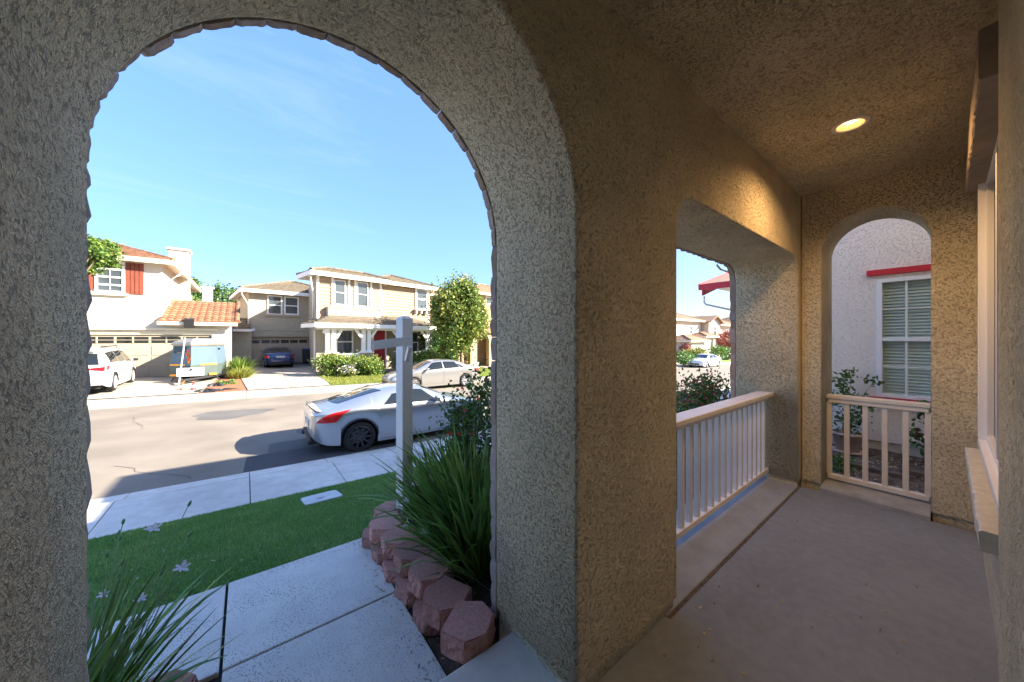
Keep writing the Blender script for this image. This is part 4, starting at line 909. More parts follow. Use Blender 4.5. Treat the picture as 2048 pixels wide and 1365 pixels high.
# ---- left house
h1 = thing('cream_house', 'cream two-storey stucco house with terracotta roof and red-brown shutters, left across the street', 'house', (-4, 25.6, -.55))
w1 = WP((-6.47, 25.6), 0); Z1 = lambda x, y: (150+x/3.591, 440+y/3.591)
ac = w1.a(324); ar = w1.a(460); ze = CAMZ+(HY-522)/FPX*((w1.p.y-.5)/(ST-CT*(347.7-1024)/FPX))
aL = w1.a(424); gz1 = w1.z(288, 669.5); gz0 = w1.z(289, 756.5); lw = w1.z(330, 659.5)
w1.B(-8, ac, -12.6, 0, lw+.02, ze).build('upper_wall', M['cream'], h1)
# lower wall around the door
mb = MB(); w1.box(mb, -8, aL-4.88-.01, -12, 0, gz0-.5, lw); w1.box(mb, aL+.01, ar, -12, 0, gz0-.5, w1.z(440, 646)); w1.box(mb, aL-4.9, aL+.05, -12, -.3, gz0-.5, lw); mb.build('lower_wall', M['cream'], h1)
w1.B(aL-4.9, ar-.02, -.28, 0.005, gz1+.14, lw+.55).build('lintel_wall', M['cream'], h1)
w1.B(-8, aL+.25, 0, .16, lw-.03, lw+.07).build('ledge', M['ivory'], h1)
garage_door(h1, w1, aL-4.86, aL-.02, gz0, gz1, -.05, 'garage', 'ivory')
hip_roof(h1, w1, -8.6, ac+.5, .5, -13.1, ze, .36, 'roof1', True, 'ivory', .22)
# side roof
zer = w1.z(459, 646, .5); mb = MB(); a_l = w1.a(314, .5); a_r = ar+.35
zr_ = zer+3.5*.40
slope(mb, w1.P(a_l, .5, zer), w1.P(a_r, .5, zer), w1.P(a_r, -3.0, zr_), w1.P(a_l, -3.0, zr_)); slope(mb, w1.P(a_r, -6.5, zer), w1.P(a_l, -6.5, zer), w1.P(a_l, -3, zr_), w1.P(a_r, -3, zr_))
sr = mb.build('side_roof', M['roof1'], h1, fix=False)
mb = MB()
for k in range(10):
    A_, B_ = Vector(w1.P(a_r-.02, .5, zer+.07)), Vector(w1.P(a_r-.02, -3.0, zr_+.07)); mb.tube([A_.lerp(B_, k/10), A_.lerp(B_, (k+1.1)/10 if k < 9 else 1)], .12, 8, .10)
mb.build('rake_tiles', M['roof1'], sr)['kind'] = 'stuff'
mb = MB(); w1.box(mb, a_l, a_r, .44, .52, zer-.18, zer); mb.build('fascia', M['ivory'], sr)
mb = MB(); A_ = [w1.P(ar+.015, -6.2, gz0-.4), w1.P(ar+.015, -.012, gz0-.4), w1.P(ar+.015, -.012, zer), w1.P(ar+.015, -3, zr_-.1), w1.P(ar+.015, -6.2, zer)]; n_ = 5
B_ = [(x-.2, y, z) for x, y, z in A_]; mb.add(A_+B_, [(0, 1, 2, 3, 4), (9, 8, 7, 6, 5)]+[(i, (i+1) % 5, 5+(i+1) % 5, 5+i) for i in range(5)]); mb.build('gable_wall', M['cream'], h1)
w1.B(a_l+.2, ar, -6, .4, zer-.08, zer-.04).build('soffit', M['offwhite'], sr)
# window, shutters
R_ = w1.pr(190, 523.5, 250.5, 586); far_window(h1, w1, R_, .02, .10, 2, 4, 'white', 'ivory')
def shutter(R):
    mb = MB(); a0, a1, z0, z1 = R
    n = 4
    for k in range(n): w1.box(mb, a0+(a1-a0)*k/n+.012, a0+(a1-a0)*(k+1)/n-.012, .0, .06, z0, z1)
    w1.box(mb, a0, a1, 0, .035, z0+.01, z1-.01)
    mb.build('shutter', M['shutter'], h1)
shutter(w1.pr(252, 527, 287.5, 589)); shutter((w1.a(146), w1.a(188), *w1.pr(252, 524, 287.5, 584)[2:]))
yc = 31.0; wc = WP((0, yc), 0); A0, A1 = wc.a(337), wc.a(376.5)
MB().box(A0, A1, yc, yc+1.0, 4, wc.z(350, 500)).build('chimney', M['cream'], h1); MB().box(A0-.1, A1+.1, yc-.1, yc+1.1, wc.z(350, 500), wc.z(350, 496.5)).build('chimney_cap', M['pink'], h1)
mb = MB(); e = Vector(w1.P(ac+.55, -1.9, ze-.1)); mb.tube([e, e+Vector((-.1, 0, -.3)), e+Vector((-.5, 0, -.65)), e+Vector((-.52, .0, -4.2))], .05, 8); mb.build('downspout', M['white'], h1, smooth=True)
MB().add([w1.P(ac+.9, .6, zer-.3), w1.P(ac+1.3, .6, zer-.3), w1.P(ac+1.3, .2, zer-.3), w1.P(ac+.9, .2, zer-.3), w1.P(ac+.9, .7, zer+.12), w1.P(ac+1.3, .7, zer+.12), w1.P(ac+1.3, .4, zer+.2), w1.P(ac+.9, .4, zer+.2)], [(0,3,2,1),(4,5,6,7),(0,1,5,4),(1,2,6,5),(2,3,7,6),(3,0,4,7)]).build('security_light', M['blackpl'], h1)
# low link wall and small roof between the two houses
g_w = thing('side_wall', 'pale stucco side wall strip with small tiled roof between the two houses', 'wall', (-.3, 28, -.5))
wg = WP((0, 30.5), 4)
wg.B(wg.a(440), wg.a(503), -.2, 0, -.6, wg.z(474, 661)).build('wall', M['beige'], g_w)
mb = MB(); slope(mb, wg.P(wg.a(456), .5, wg.z(474, 660)), wg.P(wg.a(502), .5, wg.z(474, 660)), wg.P(wg.a(502), -1.6, wg.z(474, 660)+.9), wg.P(wg.a(456), -1.6, wg.z(474, 660)+.9), barrel=False); mb.build('roof', M['roof2'], g_w, fix=False)
wg.B(wg.a(456), wg.a(503), .45, .53, wg.z(474, 663.5), wg.z(474, 659)).build('fascia', M['white'], g_w)
# ---- middle house
Z2 = lambda x, y: (450+x/4.551, 500+y/4.551)
h2 = thing('siding_house', 'two-storey house with tan lap siding, white posts and a dark red front door', 'house', (3.45, 24.3, -.75))
u2 = WP((3.45, 24.3), 10)
def zz(wp, x, y, o=0): p = Z2(x, y); return wp.z(p[0], p[1], o)
def aa(wp, x, o=0): return wp.a(Z2(x, 0)[0], o)
def rr(wp, x0, y0, x1, y1, o=0): p, q = Z2(x0, y0), Z2(x1, y1); return wp.pr(p[0], p[1], q[0], q[1], o)
ze2 = zz(u2, 1150, 262); am = aa(u2, 1415); a_end = aa(u2, 1855, -.4); zb2 = -.85; zmid = zz(u2, 900, 640)
G = Vector((3.98, 31.5))
def siding(par, wp, a0, a1, o, z0, z1, name='siding'):
    n = max(2, round((z1-z0)/.23)); mb = MB()
    for k in range(n):
        c0, c1 = z0+(z1-z0)*k/n, z0+(z1-z0)*(k+1)/n
        mb.hexa([wp.P(a0, o+.045, c0), wp.P(a1, o+.045, c0), wp.P(a1, o-.05, c0), wp.P(a0, o-.05, c0), wp.P(a0, o+.008, c1), wp.P(a1, o+.008, c1), wp.P(a1, o-.05, c1), wp.P(a0, o-.05, c1)])
    mb.build(name, M['siding'], par)['kind'] = 'stuff'
# body: left side wall runs back to the garage recess
def quad_block(pts, z0, z1, mt, name, par):
    mb = MB(); mb.prism([tuple(p) for p in pts], z0, z1); return mb.build(name, M[mt], par)
pA = Vector(u2.P(0, -.02, 0)[:2]); pB = Vector(u2.P(am, -.02, 0)[:2]); pC = Vector(u2.P(am, -12, 0)[:2])
quad_block([pA, pB, pC, (4.2, 36)], zb2, ze2, 'beige', 'main_wall', h2)
pD = Vector(u2.P(am-.01, -.42, 0)[:2]); pE = Vector(u2.P(a_end, -.42, 0)[:2]); pF = Vector(u2.P(a_end, -11, 0)[:2])
quad_block([pD, pE, pF, pC], zb2, zz(u2, 1650, 312, -.4), 'beige', 'right_wall', h2)
siding(h2, u2, .06, am-.06, .0, zmid, ze2-.1); siding(h2, u2, am+.02, a_end-.08, -.40, zmid-.1, zz(u2, 1650, 312, -.4)-.05)
mb = MB()
for x in (845, 1415): a = aa(u2, x); u2.box(mb, a-.07, a+.07, -.03, .06, zmid-.1, ze2)
u2.box(mb, a_end-.1, a_end+.03, -.44, -.34, zmid-.1, zz(u2, 1650, 312, -.4)); mb.build('corner_boards', M['white'], h2)
hip_roof(h2, u2, -.5, am+.45, .55, -2.1, ze2+.12, .34, 'roof2', False, 'white', .26)
hip_roof(h2, u2, am-.6, a_end+.55, .1, -9.2, zz(u2, 1700, 318, 0)+.02, .34, 'roof2', False, 'white', .24)
for x0, x1, y0, y1 in ((965, 1135, 250, 525), (1175, 1335, 270, 540)):
    a0, a1, z0, z1 = rr(u2, x0, y0, x1, y1); mb = MB()
    for q in ((a0, a0+.13, z0, z1), (a1-.13, a1, z0, z1), (a0+.13, a1-.13, z0, z0+.12), (a0+.13, a1-.13, z1-.1, z1)): u2.box(mb, q[0], q[1], .0, .09, q[2], q[3])
    mb.build('window_surround', M['white'], h2); u2.B(a0+.13, a1-.13, 0, .035, z0+.12, z1-.1).build('window_recess', M['siding'], h2)
    far_window(h2, u2, (a0+.16, a1-.30, z0+.16, z1-.22), .035, .05, 1, 2, 'white', False)
far_window(h2, u2, rr(u2, 1728, 352, 1843, 552, -.4), -.36, .14, 1, 2, 'white', False, pane='glass')
a0, a1, z0, z1 = rr(u2, 1715, 548, 1925, 585, -.4); mb = MB(); u2.box(mb, a0, a1-.1, -.4, .0, z1-.08, z1); [u2.box(mb, a0+k*.45+.1, a0+k*.45+.2, -.4, -.1, z0, z1-.08) for k in range(3)]; mb.build('window_shelf', M['white'], h2)
a0, a1, z0, z1 = rr(u2, 921, 535, 1388, 635); u2.B(a0, a1, 0, .42, z0-.15, z1-.08).build('bay_box', M['cream'], h2); u2.B(a0-.06, a1+.06, 0, .48, z1-.08, z1).build('bay_ledge', M['garage2'], h2)
# porch roof
PO = 1.55; ep = zz(u2, 1400, 683, PO+.45); al, ar2 = aa(u2, 815, PO+.45)-.0, aa(u2, 1965, PO+.45)
Pq = lambda a, o, z: u2.P(a, o, z); mb = MB(); ro = PO+.45; up = ep+ro*.36
slope(mb, Pq(al, ro, ep), Pq(ar2, ro, ep), Pq(ar2-ro*.8, .0, up), Pq(al+ro*.9, .0, up), barrel=False)
slope(mb, Pq(al, -.6, ep), Pq(al, ro, ep), Pq(al+ro*.9, .0, up), Pq(al+ro*.9, -.6, up), barrel=False); slope(mb, Pq(ar2, ro, ep), Pq(ar2, -.6, ep), Pq(ar2-ro*.8, -.6, up), Pq(ar2-ro*.8, 0, up), barrel=False)
pr_ = mb.build('porch_roof', M['roof2'], h2, fix=False)
u2.B(al, ar2, ro-.05, ro+.03, ep-.24, ep+.01).build('fascia', M['white'], pr_); u2.B(al, al+.07, -.4, ro-.05, ep-.24, ep+.01).build('fascia', M['white'], pr_); u2.B(ar2-.07, ar2, -.4, ro-.05, ep-.24, ep+.01).build('fascia', M['white'], pr_)
u2.B(al+.07, ar2-.07, -.02, ro-.05, ep-.12, ep-.08).build('ceiling', M['offwhite'], pr_)
u2.B(al+.3, ar2-.3, PO-.15, PO+.05, ep-.36, ep-.121).build('beam', M['white'], pr_)
zf2 = -.68; u2.B(.2, aa(u2, 1900, PO)+.2, .0, PO+.15, -1.2, zf2).build('porch_slab', M['driveway'], h2)
zc0 = zz(u2, 1100, 935, PO)
for x0, x1 in ((920, 955), (975, 1010), (1250, 1281), (1297, 1330), (1575, 1606), (1622, 1652), (1836, 1864), (1874, 1900)):
    a0, a1 = aa(u2, x0, PO), aa(u2, x1, PO); c_ = u2.B(a0, a1, PO-.16, PO, zc0+.1, ep-.36).build('porch_post', M['white'], h2); u2.B(a0-.04, a1+.04, PO-.2, PO+.04, zc0, zc0+.12).build('post_base', M['white'], c_)
for x0, x1 in ((905, 1027), (1240, 1345), (1565, 1662), (1825, 1915)):
    a0, a1 = aa(u2, x0, PO), aa(u2, x1, PO); c_ = u2.B(a0, a1, PO-.4, PO+.08, zf2-.15, zc0-.07).build('pier', M['tan2'], h2); u2.B(a0-.05, a1+.05, PO-.45, PO+.13, zc0-.07, zc0).build('pier_cap', M['pink'], c_)
for xa, ya, xb, yb in ((1085, 700, 1015, 800), (1178, 700, 1248, 800), (1395, 705, 1332, 800), (1515, 710, 1572, 790), (1715, 712, 1656, 790), (1775, 715, 1832, 800), (925, 700, 905, 760)):
    A_, B_ = Z2(xa, ya), Z2(xb, yb); a0, z0 = u2.hit(*A_, PO); a1, z1 = u2.hit(*B_, PO); mb = MB(); mb.bar(u2.P(a0, PO-.07, z0), u2.P(a1, PO-.07, z1), .11, .16, (0, 0, 1)); mb.build('brace', M['white'], h2)
def picket(a0, a1):
    rl = u2.B(a0, a1, PO-.10, PO-.03, zc0-.16, zc0-.08).build('porch_rail', M['white'], h2); u2.B(a0, a1, PO-.09, PO-.04, zf2+.06, zf2+.12).build('bottom_rail', M['white'], rl)
    mb = MB(); n = int((a1-a0)/.12)
    for k in range(n): q = a0+(k+.5)*(a1-a0)/n; u2.box(mb, q-.03, q+.03, PO-.09, PO-.04, zf2+.12, zc0-.16)
    mb.build('pickets', M['white'], rl)['kind'] = 'stuff'
picket(aa(u2, 1027, PO), aa(u2, 1240, PO)); picket(aa(u2, 1662, PO), aa(u2, 1825, PO))
far_window(h2, u2, rr(u2, 1008, 725, 1165, 950), 0, .09, 1, 2, 'white', False); far_window(h2, u2, rr(u2, 1690, 745, 1757, 940, 0), 0, .09, 1, 2, 'white', False)
a0, a1, z0, z1 = rr(u2, 1348, 730, 1452, 1052); d_ = u2.B(a0, a1, 0, .06, zf2, z1).build('front_door', M['reddoor'], h2)
for k in range(2):
    for j in range(3): q0 = a0+.12+k*(a1-a0-.1)/2; u2.B(q0, q0+(a1-a0)/2-.2, .06, .08, zf2+.15+j*.68, zf2+.7+j*.68).build('panel', M['reddoor'], d_)
mb = MB(); [u2.box(mb, q0, q1, 0, .1, zf2, z1+.1) for q0, q1 in ((a0-.1, a0), (a1, a1+.1))]; u2.box(mb, a0-.1, a1+.1, 0, .1, z1, z1+.1); mb.build('door_frame', M['white'], h2)
# side windows on the left return wall
mb = MB(); dv = (Vector((4.2, 36))-pA).normalized(); nv = Vector((-dv.y, dv.x)); 
for t0, t1 in ((.35, .95),):
    q0, q1 = pA+dv*t0+nv*.02, pA+dv*t1+nv*.02; z0, z1 = .0, 2.0
    mb.hexa([(q0.x, q0.y, z0), (q1.x, q1.y, z0), (q1.x+nv.x*.06, q1.y+nv.y*.06, z0), (q0.x+nv.x*.06, q0.y+nv.y*.06, z0), (q0.x, q0.y, z1), (q1.x, q1.y, z1), (q1.x+nv.x*.06, q1.y+nv.y*.06, z1), (q0.x+nv.x*.06, q0.y+nv.y*.06, z1)])
mb.build('side_window', M['white'], h2)
mb = MB(); e = Vector(u2.P(-.45, .35, ze2-.1)); f_ = Vector(u2.P(-.06, -.4, 0)); mb.tube([e, (e.x, e.y, ze2-.35), (f_.x, f_.y, ze2-1.3), (f_.x, f_.y, zmid)], .05, 8); mb.build('downspout', M['white'], h2, smooth=True)
# garage wing
g2 = WP(tuple(G), 6); agl = aa(g2, 215); ze3 = zz(g2, 450, 392); zgd0, zgd1 = zz(g2, 450, 1040), zz(g2, 450, 806); dl, dr = aa(g2, 132), aa(g2, 132)+4.88; zlow = zz(g2, 160, 735)
g2.B(agl, 1.8, -6.5, 0, zlow, ze3).build('garage_wing_wall', M['beige'], h2)
mb = MB(); g2.box(mb, dl-.45, dl-.01, -6, 0, zgd0-.5, zlow-.01); g2.box(mb, dl-.01, 2.0, -6, -.02, zgd1+.02, zlow-.01); g2.box(mb, dl-.01, 2.0, -6, -.35, zgd0-.5, zgd1+.02); mb.build('garage_lower_wall', M['beige'], h2)
garage_door(h2, g2, dl, dr, zgd0, zgd1, -.05, 'garage2', 'garage2', split=0)
g2.B(dl-.3, 1.5, 0, .1, zz(g2, 400, 792), zz(g2, 400, 778)).build('ledge', M['garage2'], h2)
hip_roof(h2, g2, agl-.55, 3.4, .55, -7, ze3+.1, .34, 'roof2', False, 'white', .24)
for x0, x1 in ((383, 520), (538, 670)): far_window(h2, g2, rr(g2, x0, 418 if x0 < 500 else 430, x1, 592), 0, .09, 1, 2, 'white', False)
a0, a1, z0, z1 = rr(g2, 362, 590, 688, 606); g2.B(a0, a1, 0, .12, z0, z1).build('window_sill', M['garage2'], h2)
mb = MB(); mb.tube([g2.P(agl-.45, .45, ze3-.1), g2.P(agl-.4, .4, ze3-.4), g2.P(agl-.02, .08, ze3-1.0), g2.P(agl-.02, .06, zlow+.3)], .045, 8); mb.build('downspout', M['white'], h2, smooth=True)
g2.B(dl-1.0, agl+.3, 0, .6, zz(g2, 140, 738), zz(g2, 140, 716)).build('low_fascia', M['white'], h2)
# ---- tan house behind the tree
h3 = thing('tan_house', 'tan stucco house with arched entry, half hidden behind the bright green tree', 'house', (16, 27.5, -1))
Z4 = lambda x, y: (840+x/3.79, 540+y/3.79)
w3 = WP((14.2, 28.5), 8); w3b = WP((15.6, 25.6), 8)
def r4(wp, x0, y0, x1, y1): p, q = Z4(x0, y0), Z4(x1, y1); return wp.pr(*p, *q)
e3 = w3.z(*Z4(120, 196)); w3.B(w3.a(861), w3.a(861)+6, -8, 0, -1.2, e3).build('upper_wall', M['tan2'], h3)
hip_roof(h3, w3, w3.a(859)-.1, w3.a(861)+6.5, .4, -8.5, e3+.08, .34, 'roof3', False, 'ivory', .18)
e3b = w3b.z(*Z4(500, 190)); b0 = w3b.a(948); w3b.B(b0, b0+8, -7, 0, 1.2, e3b).build('front_upper_wall', M['tan2'], h3); hip_roof(h3, w3b, b0-.5, b0+8.5, .5, -7.5, e3b+.1, .36, 'roof3', False, 'ivory', .2)
far_window(h3, w3, r4(w3, 112, 212, 143, 358), 0, .1, 1, 3, 'white', False); far_window(h3, w3b, r4(w3b, 495, 205, 545, 262), 0, .08, 1, 1, 'white', False)
w3c = WP((15.2, 24.2), 8); c0, zc3 = w3c.a(941), w3c.z(*Z4(500, 470)); ax, zb3, zs = w3c.a(966.5), -1.1, w3c.z(*Z4(480, 545)); rd = (w3c.a(979)-w3c.a(955))/2
arch3 = [(c0, -1.2), (ax-rd, -1.2)]+arc(ax, zs, rd, 180, 0, 16)+[(ax+rd, -1.2), (ax+rd+4, -1.2), (ax+rd+4, zc3), (c0, zc3)]
curve_plate('entry_wall', arch3, [], .4, M['tan2'], h3, lambda u, w, d: w3c.P(u, -.2+d, w), .02)
w3c.B(c0, ax+5.5, -3.2, -1.6, -1.2, zc3+.4).build('entry_back_wall', M['tan2'], h3)
mb = MB(); slope(mb, w3c.P(c0-.3, .4, zc3), w3c.P(ax+5, .4, zc3), w3c.P(ax+5, -1.6, zc3+.8), w3c.P(c0-.3, -1.6, zc3+.8), barrel=False); mb.build('entry_roof', M['roof3'], h3, fix=False)
w3c.B(c0-.05, c0+.55, .0, .06, zs-.05, zs+.08).build('arch_band', M['cream'], h3)
# little white yard sign by the tan house
ys = WP((13.4, 21.5), 8); sg = thing('yard_sign', 'small white and black sign on the lawn beside the tree trunk', 'sign', ys.P(ys.a(951), 0, -.95)); a0, a1 = ys.a(944.5), ys.a(958.5)
ys.B(a0, a1, -.03, 0, ys.z(951, 736), ys.z(951, 725.5)).build('board', M['white'], sg)
for y in (728.5, 732.8): ys.B(a0+.05, a1-.05, 0.001, .012, ys.z(951, y+1.1), ys.z(951, y-1.1)).build('stripe', M['blackpl'], sg)
for q in (a0+.04, a1-.08): ys.B(q, q+.04, -.03, 0, -1.1, ys.z(951, 735)).build('leg', M['blackpl'], sg)
# ---- houses far down the street
def far_house(name, label, wallmat, parts, loc, group=None):
    t = thing(name, label, 'house', loc, group=group)
    for (X0, X1, Y0, Y1, z0, z1, kind) in parts:
        wp = WP((X0, Y0), 0)
        if kind in ('hip', 'wall', 'gable'): wp.B(0, X1-X0, -(Y1-Y0), 0, z0, z1).build('wall', M[wallmat], t)
        if kind == 'hip': hip_roof(t, wp, -.6, X1-X0+.6, .6, -(Y1-Y0)-.6, z1, .35, 'roof3', False, 'ivory', .25)
        if kind == 'gable':
            m_ = (X1-X0)/2; h = z1+m_*.42; mb = MB(); mb.add([wp.P(0, 0, z1), wp.P(2*m_, 0, z1), wp.P(m_, 0, h), wp.P(0, -(Y1-Y0), z1), wp.P(2*m_, -(Y1-Y0), z1), wp.P(m_, -(Y1-Y0), h)], [(0, 1, 2), (3, 5, 4), (0, 2, 5, 3), (1, 4, 5, 2)]); mb.build('gable', M[wallmat], t)
            for s_ in (-1, 1):
                e_ = m_+s_*(m_+.5); mb = MB(); mb.hexa([wp.P(e_, .5, z1-.21), wp.P(m_, .5, h), wp.P(m_, -(Y1-Y0), h), wp.P(e_, -(Y1-Y0), z1-.21), wp.P(e_, .5, z1-.03), wp.P(m_, .5, h+.18), wp.P(m_, -(Y1-Y0), h+.18), wp.P(e_, -(Y1-Y0), z1-.03)]); mb.build('roof', M['roof3'], t)
    return t
fh = far_house('cream_row_house', 'pale cream two-storey house with gable and white garage, far down the street', 'cream',
    [(47.5, 56.5, 24.0, 34, -1.5, 4.35, 'hip'), (57.1, 61.2, 23.0, 34, -1.5, 4.2, 'gable'), (47.2, 52.2, 21.6, 24.2, -1.5, 1.3, 'hip'), (53.4, 56.8, 22.2, 24, -1.5, 1.9, 'hip')], (54, 24, -1.5))
for (X0, X1, Y, z0, z1) in ((52.6, 53.6, 24, 2.2, 3.4), (58.6, 59.8, 23, 2.1, 3.5), (57.8, 58.2, 23, -.6, .8), (58.7, 59.1, 23, -.6, .8), (59.6, 60, 23, -.6, .8)): far_window(fh, WP((X0, Y), 0), (0, X1-X0, z0, z1), 0, .09, 2, 2, 'white', False)
MB().box(58.3, 60.4, 22.6, 23, 1.75, 2.0).build('flower_box', M['trimbrown'], fh); MB().box(47.7, 51.6, 21.5, 21.62, -1.5, .75).build('garage_door', M['white'], fh)
MB().box(56.0, 56.6, 21.9, 22.2, -1.5, 1.6).build('entry_column', M['cream'], fh)
fh2 = far_house('white_row_house', 'white two-storey house, farthest down the street behind the reddish tree', 'cream', [(65, 74, 24.5, 34, -1.6, 4.0, 'hip'), (63.5, 73, 22.4, 24.5, -1.6, 1.5, 'hip'), (78, 90, 23.5, 34, -1.7, 4.2, 'hip')], (68, 24, -1.6))
for X0 in (66.5, 69.5): far_window(fh2, WP((X0, 24.5), 0), (0, 1.3, 2.2, 3.5), 0, .09, 2, 2, 'white', False)
# house behind, only chimney showing
fb = thing('rear_house', 'house behind the cream one with only its pale chimney showing', 'house', (-2, 46, -.5)); wb = WP((0, 46), 0)
MB().box(wb.a(405), wb.a(424), 46, 47, -.5, wb.z(415, 576)).build('chimney', M['pink'], fb); MB().box(wb.a(405)-.15, wb.a(424)+.15, 45.9, 47.1, wb.z(415, 576), wb.z(415, 574)).build('chimney_cap', M['white'], fb)
MB().box(-14, 0, 47, 56, -.5, wb.z(415, 600)-.6).build('wall', M['cream'], fb)
# ============================================================ TREES AND SHRUBS ACROSS THE STREET
def tree(name, label, base, trunk_h, c, rad, n, size, mats, seed, tr=.12, clump=60, group=None, shell=.5, lean=0):
    r = np.random.default_rng(seed); t = thing(name, label, 'tree', base, group=group); mb = MB(); b = Vector(base); cv = Vector(c)
    top = Vector((cv.x, cv.y, cv.z+rad[2]*.3)); sp = Vector((b.x+(cv.x-b.x)*.3, b.y+(cv.y-b.y)*.3, b.z+trunk_h)); mb.tube([b, b.lerp(sp, .5), sp, sp.lerp(top, .6), top], tr, 8, tr*.25)
    u = r.normal(size=(clump, 3)); u /= np.linalg.norm(u, axis=1)[:, None]; cc = np.array(c)+u*np.array(rad)*(r.uniform(shell**3, 1, clump)**(1/3))[:, None]
    cc[:, 2] += r.normal(0, rad[2]*.06, clump)
    for k in range(min(14, clump)): mb.tube([sp.lerp(top, r.uniform(0, .7)), (sp.lerp(top, .4)+Vector(cc[k]))/2, Vector(cc[k])], tr*.35, 5, tr*.08)
    mb.build('trunk', M['bark'], t, smooth=True)
    cs = r.uniform(.7, 1.35, clump)
    for mn, fr in mats:
        m_ = int(n*fr); sub = r.permutation(clump)[:max(3, int(clump*min(1, fr*1.7)))]; ii = r.choice(sub, m_); P = cc[ii]+r.normal(size=(m_, 3))*(np.array(rad)*.17)*cs[ii][:, None]
        leaf_quads('crown', P, size, M[mn], t, r, bias=np.array([0, 0, -.1]))['kind'] = 'stuff'
    return t
tree('street_tree', 'bright yellow-green leafy tree in front of the tan house across the street', (11.55, 20.4, -1.0), 2.2, (11.5, 20.5, 3.3), (1.6, 1.55, 2.15), 24000, .19, [('leafy', .4), ('leafyel', .5), ('leafmid', .15)], 51, .13, 70)
tree('street_tree', 'green tree crown partly cut off by the left edge of the arch', (-5.6, 21.2, -.7), 4, tuple(at(172, 508, 14.6)), (.9, .9, .72), 4200, .15, [('leafmid', .5), ('leafy', .6)], 52, .12, 34)
tree('dark_tree', 'dark evergreen bush mass between the porch posts and the tree', (12.3, 24.6, -1.0), 1, (12.2, 24.6, 1.05), (1.7, 1.4, 1.9), 9000, .17, [('leafdk', .7), ('leafmid', .35)], 53, .1, 50)
for k, (px, py, Y, rr_, lb) in enumerate(((480, 632, 46, 1.6, 'dark round treetop just left of the garage wing, behind the houses'), (447, 603, 52, 1.5, 'small dark treetop above the tiled side roof'), (385, 590, 52, 1.2, 'dark treetop beside the rear chimney'))):
    p = onY(px, py, Y); tree('distant_tree', lb, (p[0], p[1], -.5), 3, p, (rr_, rr_, rr_*1.3), 2600, .28, [('leafdk', .6), ('leafmid', .4)], 60+k, .15, 24, 'treetops behind the houses')
tree('red_leaf_tree', 'small red-leaved tree in front of the farthest white house', (60.5, 21.5, -1.5), 1.2, (60.5, 21.5, 1.4), (1.9, 1.5, 1.6), 2600, .28, [('leafred', 1)], 66, .1, 24)
bs = [('round_shrub', 'clipped yellow-green shrub left of the front steps, the larger left one', (676, 733), 20.4, (1.25, .8, .68), 'leafy'), ('round_shrub', 'clipped yellow-green shrub in front of the pier beside the red door', (737, 733), 20.9, (.85, .75, .66), 'leafy'),
      ('round_shrub', 'yellow-green shrub just right of the white sign post', (810, 722), 22.6, (.7, .6, .5), 'leafy'), ('round_shrub', 'yellow-green shrub under the right porch railing', (852, 718), 23.2, (1.0, .6, .45), 'leafy')]
for k, (nm, lb, (px, py), dp, rd_, mn) in enumerate(bs):
    p = at(px, py, dp); shrub(nm, lb, tuple(p), rd_, 4600, .11, [(mn, .75, 0), ('leafyel', .3, 1), ('leafmid', .25, 0)], 'shrubs along the porch of the siding house', 70+k, 5, 40, tw=.02)
p = at(700, 742, 19.9); shrub('flowering_shrub', 'low pale-flowering plant between the two big clipped shrubs', tuple(p), (.55, .4, .35), 1400, .09, [('leafyel', .6, 0), ('petal', .3, 1)], None, 75, 3, 16, tw=.01)
sb = thing('strap_leaf_bush', 'yellow-green strap-leaf bush between the two driveways', 'bush', (-.25, 23.6, -.7))
blades('leaves', (-.25, 23.6, -.72), (.25, .3), 420, (.5, .85), .7, M['leafyel'], sb, 80, w=.022)['kind'] = 'stuff'; blades('leaves', (-.3, 24.6, -.72), (.25, .4), 300, (.9, 1.35), .4, M['leafy'], sb, 81, w=.025)['kind'] = 'stuff'
for k, (px, py, lb) in enumerate(((455, 764, 'small green weed patch in the red mulch by the trailer'), (492, 668+90, 'x'))):
    if k == 0: p = onZ(px, py+6, -.72); shrub('weed_clump', lb, (p[0], p[1], -.6), (.35, .3, .13), 500, .09, [('leafmid', 1, 0)], None, 85, 3, 10, tw=.008)
for k, (px, py, dp, rd_, lb, m_) in enumerate(((1365, 716, 37, (1.6, 1.2, .75), 'round green bush left of the far silver car', 'leafmid'), (1437, 706, 48, (1.8, 1.2, .9), 'green bush to the right above the far silver car', 'leafmid'), (1455, 708, 52, (1.6, 1.2, .9), 'dark round bush at the right edge of the wide opening', 'leafdk'), (1392, 705, 44, (1.5, 1, .7), 'pale yellow-green bush behind the far silver car', 'leafyel'), (1372, 703, 46, (.9, .7, 1.0), 'small pinkish shrub before the far white garage', 'leafred'))):
    shrub('distant_bush', lb, tuple(at(px, py, dp)), rd_, 1500, .2, [(m_, 1, 0)], 'bushes down the street', 90+k, 4, 24, tw=.03)
